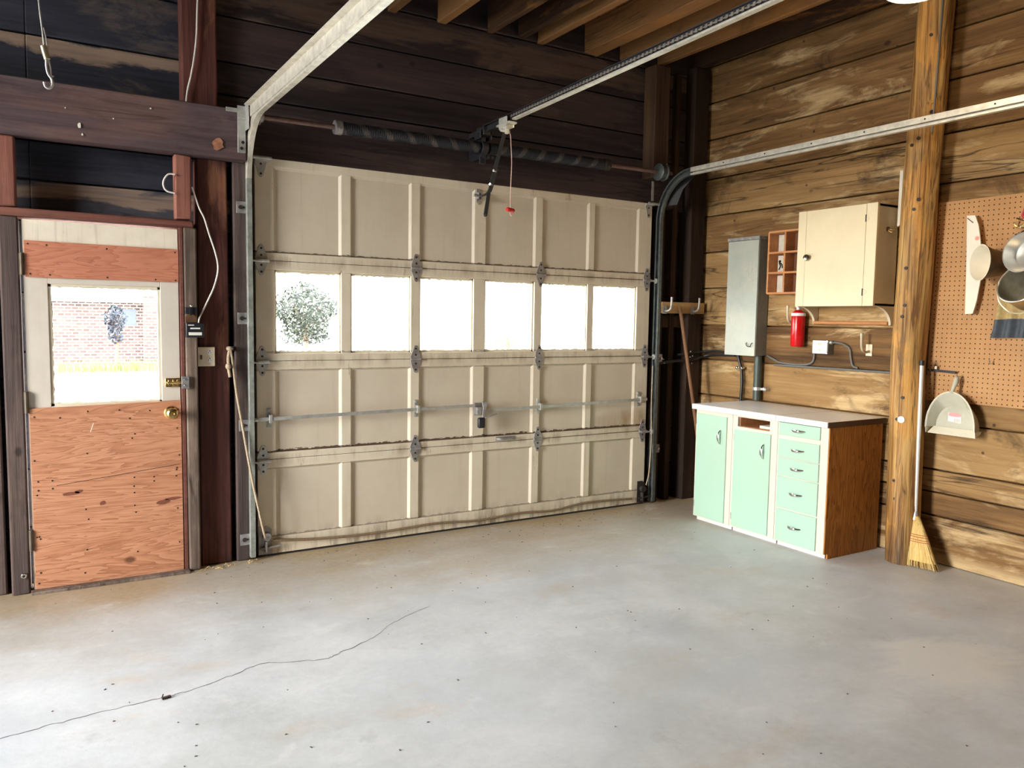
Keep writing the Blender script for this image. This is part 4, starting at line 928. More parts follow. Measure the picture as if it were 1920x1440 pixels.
# ================================================================== LOG POST
pt = MB(); cxp, cyp, rp_ = 3.108, -1.715, .087; n = 40; rings = 44; vs = []; fs = []
PC = [(0, -1.738), (1.1, -1.700), (2.0, -1.722), (2.88, -1.752), (3.3, -1.765)]
def pcy(z):
    for (a, ya), (b, yb) in zip(PC[:-1], PC[1:]):
        if z <= b: return ya + (yb - ya) * (z - a) / (b - a)
    return PC[-1][1]
rng = random.Random(3); ph = [rng.uniform(0, 6.28) for _ in range(8)]
for i in range(rings + 1):
    z = 3.24 * i / rings
    for k in range(n):
        a = 2 * PI * k / n
        rr = rp_ * (1.02 - .03 * z / 3.2 + .035 * math.sin(2 * a + ph[0] + z * .4) + .025 * math.sin(3 * a + ph[1] + z * 1.3) + .018 * math.sin(5 * a + ph[2] + z * 3.1) + .012 * math.sin(7 * z + ph[3] + a) + rng.uniform(-.008, .008))
        if 1.98 < z < 2.45 and math.cos(a - 3.6) > .55: rr *= .93
        vs.append((cxp + rr * math.cos(a) + .004 * math.sin(z * 1.7), pcy(z) + rr * math.sin(a), z))
for i in range(rings):
    for k in range(n): fs.append((i * n + k, i * n + (k + 1) % n, (i + 1) * n + (k + 1) % n, (i + 1) * n + k))
fs += [tuple(range(n))[::-1], tuple(rings * n + k for k in range(n))]
pt.add(vs, fs, .4)
lp = struct(build('log_post', pt, M['log'], smooth=60, at=(cxp, cyp, 0)), 'golden hewn log post between cabinets and pegboard', 'post')
for z, a in ((2.82, 3.5), (2.60, 3.1), (2.43, 3.9), (2.30, 3.3), (2.27, 2.9), (1.98, 3.6), (1.93, 3.4), (1.62, 3.2), (1.42, 3.3), (1.36, 3.2), (.92, 3.5), (.80, 3.2), (.46, 3.1), (.36, 3.2)):
    d = Vector((math.cos(a), math.sin(a), 0)); p = Vector((cxp, pcy(z), z)) + d * .078; g = MB(); g.cyl(p, p + d * .013, .009, 10); build('bolt', g, M['screw'], lp)
g = MB(); a = 3.45; d = Vector((math.cos(a), math.sin(a), 0)); p = Vector((cxp, pcy(.8), .80)) + d * .083; g.cyl(p, p + d * .007, .018, 14); build('washer', g, M['galv'], lp)
cable('grey_cable', [(3.045, -1.825, 3.2), (3.045, -1.815, 2.7), (3.045, -1.805, 2.32)], .005, M['greycable'], 'thin dark cable running down the upper log post')

# ================================================================== BASE CABINETS
xf = 2.72; xb = 3.20
CAB = [(-.815, -.500), (-1.166, -.817), (-1.513, -1.168)]
def pull(par, y, z, vert):
    g = MB()
    d = Vector((0, 0, 1)) if vert else Vector((0, 1, 0)); c = Vector((xf - .008, y, z))
    pts = [c + d * t * .048 + Vector((-.028 * (1 - (t * t) ** 1.2), 0, 0)) for t in [i / 8 for i in range(-8, 9)]]
    o_ = d.cross(Vector((1, 0, 0)))
    vs, fs = [], []
    for i, p in enumerate(pts):
        w_ = .0035 + .005 * (1 - abs(i - 8) / 8); vs += [p + o_ * w_, p + Vector((-.004, 0, 0)), p - o_ * w_, p + Vector((.003, 0, 0))]
    for i in range(len(pts) - 1):
        for k in range(4): fs.append((4 * i + k, 4 * i + (k + 1) % 4, 4 * i + 4 + (k + 1) % 4, 4 * i + 4 + k))
    fs += [(0, 1, 2, 3), tuple(4 * (len(pts) - 1) + k for k in range(4))[::-1]]
    g.add(vs, fs); return build('handle', g, M['chrome'], par, smooth=60)
def carcass(t, ya, yb_, front, sidemat_r=None):
    g = MB(); zt = .742
    g.box(xf + .02, xb, yb_ - .014, yb_, .045, zt); g.box(xf + .02, xb, ya, ya + .014, .045, zt) if not sidemat_r else None
    g.box(xb - .008, xb, ya, yb_, .045, zt); g.box(xf + .02, xb, ya, yb_, .045, .06); g.box(xf + .055, xb, yb_ - .012, yb_, 0, .05); g.box(xf + .055, xb, ya, ya + .012, 0, .05)
    build('body', g, M['cabwhite'], t, bevel=.001)
    g = MB()
    for b_ in front: g.box(xf, xf + .02, *b_)
    build('face_frame', g, M['cabwhite'], t, bevel=.0015)
    g = MB(); g.box(xf + .032, xf + .05, ya + .004, yb_ - .004, 0, .046); build('toe_kick', g, M['edgewear'], t, bevel=.001)
# left unit
ya, yb_ = CAB[0]
c1 = thing('base_cabinet', (2.95, (ya + yb_) / 2, 0), 'mint and white base cabinet with one tall door, nearest the corner', 'cabinet', 'mint base cabinets')
carcass(c1, ya, yb_, [(ya, -.772, .030, .742), (-.514, yb_, .030, .742), (-.772, -.514, .030, .042), (-.772, -.514, .712, .742)])
g = MB(); g.box(xf - .008, xf + .008, -.773, -.513, .036, .716); d = build('door', g, M['mint'], c1, bevel=.0025); pull(d, -.726, .585, True)
for z in (.665, .115):
    g = MB(); g.box(xf - .004, xf, -.513, -.506, z - .02, z + .02); g.cyl((xf - .006, -.511, z - .02), (xf - .006, -.511, z + .02), .003, 8); build('hinge', g, M['galvdull'], c1)
# middle unit
ya, yb_ = CAB[1]
c2 = thing('base_cabinet', (2.95, (ya + yb_) / 2, 0), 'mint and white base cabinet with an open drawer slot', 'cabinet', 'mint base cabinets')
carcass(c2, ya, yb_, [(ya, -1.120, .030, .742), (-.838, yb_, .030, .742), (-1.120, -.838, .030, .042), (-1.120, -.838, .648, .670), (-1.120, -.838, .730, .742), (-.858, -.838, .670, .730), (-1.12, -1.106, .67, .73)])
g = MB(); g.box(xf - .008, xf + .008, -1.121, -.837, .040, .652); d = build('door', g, M['mint'], c2, bevel=.0025); pull(d, -1.075, .545, True)
for z in (.60, .10):
    g = MB(); g.box(xf - .004, xf, -.837, -.830, z - .02, z + .02); g.cyl((xf - .006, -.835, z - .02), (xf - .006, -.835, z + .02), .003, 8); build('hinge', g, M['galvdull'], c2)
g = MB(); g.box(xf + .02, xb - .02, ya + .016, yb_ - .016, .664, .672); g.box(xf + .02, xb - .02, -.862, -.858, .672, .735); build('slot_floor', g, M['orgwood'], c2)
pg = MB(); pg.box(xf + .05, xf + .22, -1.09, -.985, .6725, .688, None, .002); tag(build('paper_pad', pg, M['paper'], bevel=.002), 'cream paper pad lying in the open drawer slot', 'paper')
# drawer unit
ya, yb_ = CAB[2]
c3 = thing('base_cabinet', (2.95, (ya + yb_) / 2, 0), 'mint and white base cabinet with five drawers and oak end', 'cabinet', 'mint base cabinets')
DZ_ = [(.665, .738), (.535, .640), (.426, .530), (.234, .420), (.036, .226)]
ff = [(ya, -1.462, .030, .742), (-1.178, yb_, .030, .742), (-1.462, -1.178, .030, .038)]
for (a, b), (a2, b2) in zip(DZ_[:-1], DZ_[1:]): ff.append((-1.462, -1.178, b2 - .003, a + .003))
carcass(c3, ya, yb_, ff, True)
for a, b in DZ_:
    g = MB(); g.box(xf - .007, xf + .008, -1.462, -1.179, a, b); d = build('drawer', g, M['mint'], c3, bevel=.003); pull(d, -1.318, (a + b) / 2 + (.0 if a > .4 else .005), False)
g = MB(); g.prism([(xf + .002, .03), (xf + .032, .03), (xf + .032, 0), (xb, 0), (xb, .742), (xf + .002, .742)], lambda p: (p[0], -1.519, p[1]), lambda p: (p[0], -1.513 + .012, p[1])); build('end_panel', g, M['oak'], c3, bevel=.001)
# worktop
wt = thing('worktop', (2.95, -1.0, .743), 'white laminate worktop lying across the three mint cabinets', 'worktop')
g = MB(); g.box(2.698, 3.215, -1.522, -.482, .7435, .776); build('top', g, M['laminate'], wt, bevel=.003)
g = MB(); g.box(2.694, 2.699, -1.521, -.482, .7435, .7745); build('front_edge', g, M['edgewear'], wt, bevel=.001)
g = MB(); g.box(2.697, 3.215, -1.526, -1.521, .744, .7745); build('end_edge', g, M['edgedark'], wt, bevel=.001)
g = MB(); g.box(2.699, 3.2, -1.169, -1.167, .7755, .7763); g.box(2.6935, 2.6945, -1.169, -1.167, .744, .775); build('seam', g, M['edgedark'], wt)

# ================================================================== PEGBOARD AND WHAT HANGS ON IT
g = MB(); g.box(XR - .026, XR - .020, -3.0, -1.762, .905, 1.976); pb_ = build('pegboard', g, M['peg'], at=(XR - .02, -2.2, .905)); tag(pb_, 'tan pegboard panel on the plank wall right of the log post', 'pegboard')
for z in (1.91, .93):
    g = MB(); g.box(XR - .020, XR, -3.0, -1.80, z, z + .04); build('batten', g, M['pale'], pb_)
xp = XR - .026
def pw(pts, x): return [(x, a, b) for a, b in pts]
g = MB(); out = [(-1.952, 1.886), (-1.994, 1.884), (-2.015, 1.83), (-2.032, 1.733), (-2.043, 1.64), (-2.041, 1.543), (-2.03, 1.45), (-2.014, 1.379), (-1.973, 1.376), (-1.966, 1.60)]
g.prism(out, lambda p: (3.155, p[0], p[1]), lambda p: (3.165, p[0], p[1]))
sw = tag(build('curved_board', g, M['whiteboard'], bevel=.001), 'white curved narrow board hanging upright on pegboard', 'board')
g = MB(); g.cyl((3.154, -2.012, 1.765), (3.1555, -2.012, 1.765), .011, 16); build('red_spot', g, plain('faded_red_spot', (.75, .30, .22), .6), sw)
g = MB(); g.tube([(3.153, -1.957, 1.872), (3.152, -1.985, 1.848)], .0018, 6); g.tube([(3.152, -1.985, 1.848), (xp, -1.985, 1.852)], .0024, 6); build('nail', g, M['screw'], sw)
# dipper
ax = Vector((-.84, .53, .03)).normalized(); o_ = Vector((3.030, -2.103, 1.629))
dp = thing('dipper', o_, 'small cream lined dipper with dark body in front of white board', 'pan')
g = MB(); g.lathe(o_, ax, [(-.115, .0001), (-.113, .050), (-.10, .060), (-.04, .073), (0, .090), (.003, .091), (.003, .087)], 40, cap=False); build('outer_bowl', g, M['brownpot'], dp)
g = MB(); g.lathe(o_, ax, [(.0035, .0915), (.0035, .087), (-.035, .069), (-.085, .058), (-.104, .045), (-.108, .0001)], 40, cap=False); build('lining', g, M['enamel'], dp)
g = MB(); g.tube(smoothpath([o_ - ax * .09, o_ - ax * .12 + Vector((0, -.03, .02)), (xp - .004, -2.17, 1.70)]), .010, 8); build('handle', g, M['black'], dp)
# bowl and pot at the edge of the frame
ax = Vector((-.96, .22, .10)).normalized(); o_ = Vector((2.975, -2.316, 1.664))
bw = thing('saucepan', o_, 'shiny steel pan hanging high on the pegboard, topmost of the two pans', 'pan')
g = MB(); g.lathe(o_, ax, [(-.062, .0001), (-.06, .07), (-.05, .08), (0, .092), (.002, .095), (.002, .090), (-.045, .076), (-.054, .066), (-.056, .0001)], 40); build('body', g, M['alu'], bw)
g = MB(); g.tube(smoothpath([o_ + Vector((.0, .03, .085)), (3.12, -2.235, 1.77), (xp, -2.21, 1.79), (xp, -2.25, 1.80), (3.12, -2.28, 1.78), o_ + Vector((.02, -.02, .09))]), .003, 8); build('handle', g, M['screw'], bw)
g = MB(); g.cyl((xp, -2.23, 1.795), (3.13, -2.23, 1.80), .004, 8); tag(build('peg_hook', g, M['galv']), 'steel peg carrying the shiny pan', 'peg', 'pegboard pegs')
ax = Vector((-.86, .12, .50)).normalized(); o_ = Vector((3.02, -2.308, 1.528))
po = thing('stockpot', o_, 'dull pot with a brassy side and wire bail on the pegboard', 'pan')
g = MB(); g.lathe(o_, ax, [(-.125, .0001), (-.123, .085), (-.11, .095), (0, .112), (.003, .112)], 44, cap=False); build('body', g, M['brassypot'], po)
g = MB(); g.lathe(o_, ax, [(.003, .114), (.003, .108), (-.10, .09), (-.115, .08), (-.117, .0001)], 44, cap=False); build('lining', g, M['potin'], po)
g = MB(); rim = []
u = ax.cross(Vector((0, 0, 1))).normalized(); v_ = u.cross(ax); BS = u if u.y > 0 else -u
g.tube([o_ + ax * .003 + (u * math.cos(2 * PI * i / 40) + v_ * math.sin(2 * PI * i / 40)) * .113 for i in range(41)], .0035, 8); build('rim', g, M['alu'], po)
g = MB(); g.tube(smoothpath([o_ + ax * .004 + BS * .113, o_ + BS * .098 + Vector((-.03, 0, -.075)), o_ + BS * .055 + Vector((-.035, 0, -.13)), o_ + Vector((-.035, 0, -.15)), o_ - BS * .06 + Vector((-.035, 0, -.13)), o_ + ax * .004 - BS * .113]), .003, 8); build('bail', g, M['alu'], po)
g = MB(); g.cyl((xp, -2.30, 1.58), (3.13, -2.30, 1.59), .004, 8); tag(build('peg_hook', g, M['galv']), 'steel peg carrying the brassy pot', 'peg', 'pegboard pegs')
# folded apron
ap = thing('tool_apron', (3.17, -2.25, 1.25), 'tan canvas apron with dark pleated hem hanging under the pot', 'apron')
def cloth(name, m, rows_, x, n=40, amp=.012):
    g = MB(); vs, fs = [], []
    for j, (z, ya, yb2, aa) in enumerate(rows_):
        for i in range(n + 1):
            t = i / n; y = ya + (yb2 - ya) * t; vs.append((x - amp * aa * (1 + math.sin(t * 34 + .6)), y, z + .006 * math.sin(t * 5)))
        for i in range(n + 1):
            t = i / n; y = ya + (yb2 - ya) * t; vs.append((x + .004 - amp * aa * (1 + math.sin(t * 34 + .6)), y, z + .006 * math.sin(t * 5)))
    s_ = 2 * (n + 1)
    for j in range(len(rows_) - 1):
        for i in range(n):
            a = j * s_ + i; fs.append((a, a + 1, a + s_ + 1, a + s_)); a += n + 1; fs.append((a, a + s_, a + s_ + 1, a + 1))
        for e in (0, n): a = j * s_ + e; fs.append((a, a + s_, a + s_ + n + 1, a + n + 1))
    for j in (0, len(rows_) - 1):
        for i in range(n): a = j * s_ + i; fs.append((a, a + n + 1, a + n + 2, a + 1))
    g.add(vs, fs); return build(name, g, m, ap, smooth=60)
cloth('canvas', M['tan'], [(1.52, -2.135, -2.46, .3), (1.44, -2.128, -2.46, .7), (1.345, -2.120, -2.47, 1.0)], 3.185)
cloth('hem', M['slate'], [(1.348, -2.120, -2.47, 1.15), (1.30, -2.116, -2.475, 1.2), (1.254, -2.104, -2.48, 1.2)], 3.183)
# shears at the edge
sh = thing('shears', (3.17, -2.21, 1.80), 'gold ringed shears hanging above the pans at pegboard edge', 'scissors')
g = MB()
def ring(cy, cz, ry, rz, rad, x=3.175, m=18): return [(x, cy + ry * math.cos(2 * PI * i / m), cz + rz * math.sin(2 * PI * i / m)) for i in range(m + 1)]
g.tube(ring(-2.207, 1.825, .026, .020, 0), .004, 8); g.tube(ring(-2.262, 1.835, .026, .022, 0), .004, 8); g.tube([(3.175, -2.19, 1.80), (3.175, -2.245, 1.83), (3.175, -2.32, 1.86)], .005, 8)
build('bows', g, M['brass'], sh)
g = MB(); g.cyl((xp, -2.205, 1.842), (3.14, -2.205, 1.846), .0035, 8); tag(build('peg_hook', g, M['darksteel']), 'dark peg carrying the gold shears', 'peg', 'pegboard pegs')
g = MB(); g.tube(smoothpath([(3.18, -2.222, 1.955), (3.18, -2.222, 1.90), (3.18, -2.212, 1.86), (3.18, -2.235, 1.85)]), .007, 8); g.sphere((3.178, -2.228, 1.852), .012, 8)
rc_ = tag(build('red_tassel', g, plain('deep_red_cord', (.45, .05, .07), .7)), 'dark red cord hanging from a pale tab beside shears', 'cord')
g = MB(); g.box(3.176, 3.186, -2.245, -2.219, 1.945, 1.985); build('tab', g, M['ivory'], rc_)
# loose pegs and bracket
g = MB(); g.tube(smoothpath([(xp, -2.105, 1.122), (3.185, -2.105, 1.122), (3.175, -2.105, 1.126), (3.173, -2.105, 1.140)], 4), .0045, 8); tag(build('peg_hook', g, M['chrome']), 'bare bright peg low on the pegboard', 'peg', 'pegboard pegs')
g = MB(); g.bar((3.19, -1.772, 1.072), (3.185, -1.93, 1.066), .014, .012); tag(build('shelf_arm', g, M['darksteel'], bevel=.002), 'short dark metal arm sticking out above the dustpan', 'bracket')
g = MB(); g.box(3.178, 3.187, -1.828, -1.815, 1.078, 1.094); tag(build('white_clip', g, M['ivory'], bevel=.001), 'tiny ivory clip above the dark metal arm', 'clip')

# --- dustpan
du = thing('dustpan', (3.17, -1.94, .735), 'beige plastic dustpan hanging by its handle under the pegboard', 'dustpan')
def arch(cy, hw, z0, h, n=22, p=2.1):
    return [(cy + hw * math.cos(PI * i / n), z0 + h * (abs(math.sin(PI * i / n)) ** (2 / p))) for i in range(n + 1)]
ro = arch(-1.943, .131, .765, .200); ri = arch(-1.943, .124, .768, .190); rf = arch(-1.948, .112, .768, .125)
g = MB(); nA = len(ro); xr_, xfl = 3.128, 3.188
vs = pw(ro, xr_) + pw(ri, xr_) + pw(rf, xfl) + pw([(a, b) for a, b in arch(-1.945, .120, .765, .140)], xfl + .006); fs = []
for i in range(nA - 1):
    fs += [(i, i + 1, nA + i + 1, nA + i), (nA + i, nA + i + 1, 2 * nA + i + 1, 2 * nA + i), (i, 3 * nA + i, 3 * nA + i + 1, i + 1)]
fs += [tuple(2 * nA + i for i in range(nA)), tuple(3 * nA + i for i in range(nA))[::-1], (0, nA, 2 * nA, 3 * nA), (nA - 1, 4 * nA - 1, 3 * nA - 1, 2 * nA - 1)]
g.add(vs, fs)
build('scoop', g, M['dustpan'], du, smooth=50)
g = MB(); g.tube(pw(ro, xr_), .0032, 8); build('rim', g, M['dustlip'], du)
g = MB(); vs = [(xfl - .012, -1.832, .770), (xfl - .012, -2.064, .770), (3.135, -2.072, .737), (3.135, -1.822, .737), (xfl - .008, -1.832, .766), (xfl - .008, -2.064, .766), (3.139, -2.072, .733), (3.139, -1.822, .733)]
g.add(vs, [(0, 1, 2, 3), (7, 6, 5, 4), (0, 4, 5, 1), (1, 5, 6, 2), (2, 6, 7, 3), (3, 7, 4, 0)]); build('lip', g, M['dustlip'], du, bevel=.001)
for s in (-1.815, -2.077):
    g = MB(); g.prism([(3.130, .765), (3.135, .735), (3.185, .755), (3.192, .768)], lambda p: (p[0], s, p[1]), lambda p: (p[0], s + .004, p[1])); build('cheek', g, M['dustlip'], du)
g = MB(); hp = [(3.132, -1.945, .958), (3.138, -1.947, .985), (3.150, -1.950, 1.012), (3.158, -1.951, 1.035), (3.160, -1.951, 1.046)]
g.tube(smoothpath(hp, 4), [.014, .011, .009, .009, .009, .010, .011, .0125, .0135, .014, .014, .0135, .013, .012, .010, .008, .004], 14); build('handle', g, M['dustpan'], du)
g = MB(); g.tube([(xp, -1.952, 1.044), (3.155, -1.952, 1.05), (3.148, -1.952, 1.06)], .003, 8); tag(build('peg_hook', g, M['galv']), 'steel peg holding up the dustpan handle', 'peg', 'pegboard pegs')
g = MB(); g.prism([(-1.902, .800), (-1.902, .845), (-1.972, .838), (-1.972, .793)], lambda p: (xfl - .0022, p[0], p[1] + .004), lambda p: (xfl - .0008, p[0], p[1] + .004)); lb = build('sticker', g, M['label'], du, smooth=0)
g = MB()
pts = [(-1.937 + .033 * max(-1, min(1, 1.35 * math.cos(2 * PI * i / 24))), .840 + .0105 * math.sin(2 * PI * i / 24) + .1 * 0) for i in range(24)]
g.prism(pts, lambda p: (xfl - .0028, p[0], p[1]), lambda p: (xfl - .002, p[0], p[1])); build('sticker_band', g, M['labelred'], lb, smooth=0)
g = MB()
for i in range(6): g.box(xfl - .0027, xfl - .002, -1.965 + .0055 * i, -1.9625 + .0055 * i, .801, .820)
build('barcode', g, M['labelgrey'], lb, smooth=0)

# --- broom
br = thing('straw_broom', (3.077, -1.855, 0), 'straw broom standing on its bristles beside the log post', 'broom')
top = Vector((3.086, -1.799, 1.113)); nk = Vector((3.098, -1.804, .278))
g = MB(); g.tube([nk, nk.lerp(top, .5), top], .0105, 14); build('handle', g, metalm('white_handle', (.78, .77, .74), .35, .3, .06), br)
g = MB(); g.cyl(top - (top - nk).normalized() * .015, top + (top - nk).normalized() * .012, .0135, 14); build('handle_cap', g, M['black'], br)
g = MB(); g.lathe(nk + Vector((0, 0, .02)), Vector((-.02, -.02, -1)), [(0, .012), (.02, .016), (.04, .021), (.045, .021)], 18); build('ferrule', g, M['galv'], br)
rngb = random.Random(5); side = Vector((.06, -1, 0)).normalized(); thk = Vector((1, .06, 0)).normalized()
def brsec(t):
    c = nk.lerp(Vector((3.077, -1.855, .0)), t) ; hw = .020 + .082 * min(1, t * 1.05) ** .85; th = .016 + .016 * t
    return c, hw, th
g = MB(); N = 44; vs = []; fs = []; TT = [0.02, .08, .2, .35, .5, .62, .74, .86]
for t in TT:
    c, hw, th = brsec(t)
    for k in range(N):
        a = 2 * PI * k / N; q = 1 + rngb.uniform(-.03, .03); vs.append(c + side * hw * math.copysign(abs(math.cos(a)) ** .8, math.cos(a)) * q + thk * th * math.sin(a) * q)
for i in range(len(TT) - 1):
    for k in range(N): fs.append((i * N + k, i * N + (k + 1) % N, (i + 1) * N + (k + 1) % N, (i + 1) * N + k))
fs += [tuple(range(N)), tuple((len(TT) - 1) * N + k for k in range(N))[::-1]]
g.add(vs, fs, .5); hd = build('head', g, M['straw'], br, smooth=60)
g = MB()
for i in range(330):
    u = rngb.uniform(-1, 1); w_ = rngb.uniform(-1, 1) * math.sqrt(max(0, 1 - u * u * .8)); pp = []
    for t in (rngb.uniform(.25, .5), .75, rngb.uniform(.965, .992)):
        c, hw, th = brsec(t); pp.append(c + side * hw * u * (1.0 if t < .9 else 1.04) + thk * th * w_ * 1.04)
    for p in pp: p.z = max(p.z, .003)
    g.tube(pp, [.0016, .0018, .0014], 4, True)
tag(build('bristles', g, M['straw'], br, smooth=0), kind='stuff')
g = MB()
for t in (.36, .40, .455, .495):
    c, hw, th = brsec(t); g.tube([c + side * (hw + .003) * math.copysign(abs(math.cos(2 * PI * k / 40)) ** .8, math.cos(2 * PI * k / 40)) + thk * (th + .003) * math.sin(2 * PI * k / 40) for k in range(41)], .0017, 6)
build('stitching', g, M['redthread'], br)

# ================================================================== CEILING LAMP
la = thing('ceiling_lamp', (2.10, -2.22, 2.68), 'white ribbed glass lamp shade under the roof', 'ceiling lamp')
lc = Vector((2.145, -2.247, 2.662)); g = MB(); prof = []
nn = 72; vs = []; fs = []; R0 = .165
hs = [(0, .02), (.004, .06), (.018, .11), (.045, .145), (.085, .163), (.13, .165), (.17, .150), (.20, .115), (.215, .07)]
for h, r_ in hs:
    for k in range(nn): a = 2 * PI * k / nn; q = r_ * (1 + (.018 if k % 2 else 0)); vs.append(lc + Vector((q * math.cos(a), q * math.sin(a), h)))
for i in range(len(hs) - 1):
    for k in range(nn): fs.append((i * nn + k, i * nn + (k + 1) % nn, (i + 1) * nn + (k + 1) % nn, (i + 1) * nn + k))
fs.append(tuple(range(nn))[::-1])
g.add(vs, fs)
def lampglass():
    m, b = mat('warm_lit_glass', (.88, .86, .80), .4, 0, .5)
    b.inputs['Emission Color'].default_value = (1.0, .86, .62, 1); b.inputs['Emission Strength'].default_value = LAMP_E
    return m
LAMP_E = .9
build('shade', g, lampglass(), la, smooth=50)
g = MB(); g.cyl(lc + Vector((0, 0, .21)), lc + Vector((0, 0, .24)), .075, 24); g.cyl(lc + Vector((0, 0, .24)), lc + Vector((0, 0, .59)), .012, 12); build('fitting', g, M['white'], la)

# ================================================================== FLOOR DEBRIS
g = MB(); rd = random.Random(11)
for i in range(150):
    x, y = rd.uniform(-1.1, 2.6), rd.uniform(-3.2, -.15)
    if i > 110: x, y = rd.uniform(-.35, 2.7), rd.uniform(-.3, -.08)
    s_ = rd.uniform(.0015, .0045); a = rd.uniform(0, 3.14)
    g.bar((x - s_ * math.cos(a), y - s_ * math.sin(a), .0012), (x + s_ * math.cos(a), y + s_ * math.sin(a), .0012), s_ * .8, .002)
tag(build('floor_debris', g, plain('dark_specks', (.08, .06, .05), .9), smooth=0), 'tiny dark specks and splinters scattered over the concrete floor', 'debris', kind='stuff')
for (x, y, l, lbl) in ((-.655, -1.455, .014, 'dark leaf scrap on the floor beside the crack'), (-.98, -1.90, .012, 'dark wood chip on the floor toward the bottom left')):
    g = MB(); g.bar((x - l, y, .004), (x + l, y + .006, .004), l * .7, .006); g.bar((x - l, y, .006), (x - l * .6, y + l, .012), .004, .003); tag(build('wood_chip', g, plain('chip_brown', (.07, .04, .03), .8)), lbl, 'wood chip')
g = MB(); rd = random.Random(4)
for i in range(26):
    x, y = rd.uniform(-.29, .0), rd.uniform(-.10, -.03); a = rd.uniform(0, 3.1); l = rd.uniform(.01, .045)
    g.tube([(x, y, .003), (x + l * .5 * math.cos(a), y - abs(l) * .4, .012), (x + l * math.cos(a), y - l * .5, .004)], .0012, 4)
tag(build('straw_litter', g, M['straw']), 'dry straw litter swept against the red-brown post', 'litter', kind='stuff')

# ================================================================== OUTSIDE
gm = plain('pale_gravel', (.62, .60, .54), .9, var=.15, sc=3)
g = MB(); g.box(-60, 60, .31, 70, -.10, -.03); tag(build('outside_ground', g, gm), 'pale bright ground outside the windows', 'ground', kind='structure')
g = MB(); g.box(-60, XL - .31, -60, .30, -.10, -.03); tag(build('outside_yard', g, gm), 'pale yard outside the open side doorway', 'ground', kind='structure')
g = MB(); g.box(XL - .30, 60, -60, YR - .51, -.10, -.03); tag(build('outside_drive', g, gm), 'pale drive outside the open rear bay', 'ground', kind='structure')
def leafmat(name, c):
    m, b = mat(name, c, .6); t = NT(m); r = t.rnd(); t.put(b.inputs['Base Color'], t.ramp(r, (0, tuple(q * .35 for q in c)), (1, tuple(min(1, q * 1.5) for q in c)))); return m
def bush(name, cx, cy, z0, z1, rx, n, m, trunk, label, cat, size=.07, seed=1):
    rr = random.Random(seed); T = thing(name, (cx, cy, -.03), label, cat); g = MB(); cz = (z0 + z1) / 2; hz = (z1 - z0) / 2
    for i in range(n):
        while True:
            a, b, c_ = rr.uniform(-1, 1), rr.uniform(-1, 1), rr.uniform(-1, 1)
            if a * a + b * b + c_ * c_ < 1: break
        p = Vector((cx + a * rx * (1 + .25 * math.sin(5 * c_)), cy + b * rx, cz + c_ * hz)); d = Vector((rr.uniform(-1, 1), rr.uniform(-1, 1), rr.uniform(-1, 1))).normalized(); e = d.orthogonal().normalized(); s_ = size * rr.uniform(.6, 1.3)
        g.add([p - d * s_, p + e * s_ * .45, p + d * s_, p - e * s_ * .45], [(0, 1, 2, 3)], rr.random())
    build('foliage', g, m, T, smooth=0)
    g = MB(); g.tube([(cx, cy, -.03), (cx + .05, cy, z0 + .2), (cx, cy, cz)], [trunk * 1.4, trunk, trunk * .5], 8)
    for k in range(5): g.tube([(cx, cy, z0 + .1 * k), (cx + rx * .6 * math.cos(k * 1.9), cy + rx * .5 * math.sin(k * 1.9), cz + hz * .4)], [trunk * .5, trunk * .2], 6)
    build('trunk', g, M['stick'], T); return T
bush('leafy_tree', 4.42, 14.0, .60, 2.12, .74, 3600, leafmat('tree_leaves', (.04, .045, .027)), .03, 'leafy tree seen through the first garage door window', 'tree', .055, 2)
bush('yellow_shrub', 9.95, 14.0, .45, 1.2, .62, 520, leafmat('yellow_leaves', (.20, .19, .05)), .03, 'yellow-green shrub seen through the fourth garage door window', 'shrub', .05, 3)
bush('yellow_shrub', 12.6, 14.2, .5, 1.25, .45, 260, leafmat('lime_leaves', (.24, .24, .07)), .03, 'yellow-green shrub seen through the fifth garage door window', 'shrub', .05, 4)
bush('dark_shrub', .70, 17.2, .55, 1.55, .23, 650, leafmat('dark_leaves', (.035, .04, .055)), .03, 'dark shrub before the brick house, behind the small door window', 'shrub', .05, 5)
hs_ = thing('brick_house', (.6, 19, -.03), 'pale brick house seen through the small door window', 'house')
def brick():
    m, b = mat('pale_brick', (.4, .3, .3), .9); t = NT(m); bt = t.new('ShaderNodeTexBrick')
    t.put(bt.inputs['Vector'], t.vmath('MULTIPLY', t.new('ShaderNodeVectorRotate', rotation_type='X_AXIS').outputs[0], (1, 1, 1)))
    vr = [n for n in t.n if n.type == 'VECTOR_ROTATE'][0]; vr.inputs['Angle'].default_value = PI / 2; t.put(vr.inputs['Vector'], t.obj())
    bt.inputs['Scale'].default_value = 3.2; bt.inputs['Color1'].default_value = (.07, .040, .034, 1); bt.inputs['Color2'].default_value = (.12, .075, .065, 1); bt.inputs['Mortar'].default_value = (.6, .56, .52, 1); bt.inputs['Mortar Size'].default_value = .03
    t.put(b.inputs['Base Color'], bt.outputs[0]); return m
bm_ = brick()
g = MB(); g.box(-.6, 2.4, 18.3, 22, -.03, 1.60); build('wall', g, bm_, hs_)
g = MB(); g.box(1.43, 1.85, 18.0, 18.35, -.03, 1.78); build('chimney_breast', g, bm_, hs_)
g = MB(); g.box(.95, 1.28, 18.27, 18.32, 1.0, 1.42); build('window', g, plain('dim_window', (.07, .08, .10), .3), hs_)
g = MB(); g.prism([(18.0, 1.58), (22.3, 1.58), (20.2, 2.3)], lambda p: (-.8, p[0], p[1]), lambda p: (2.6, p[0], p[1])); build('roof', g, plain('pale_roof', (.62, .6, .57), .9), hs_)
g = MB(); rr = random.Random(9)
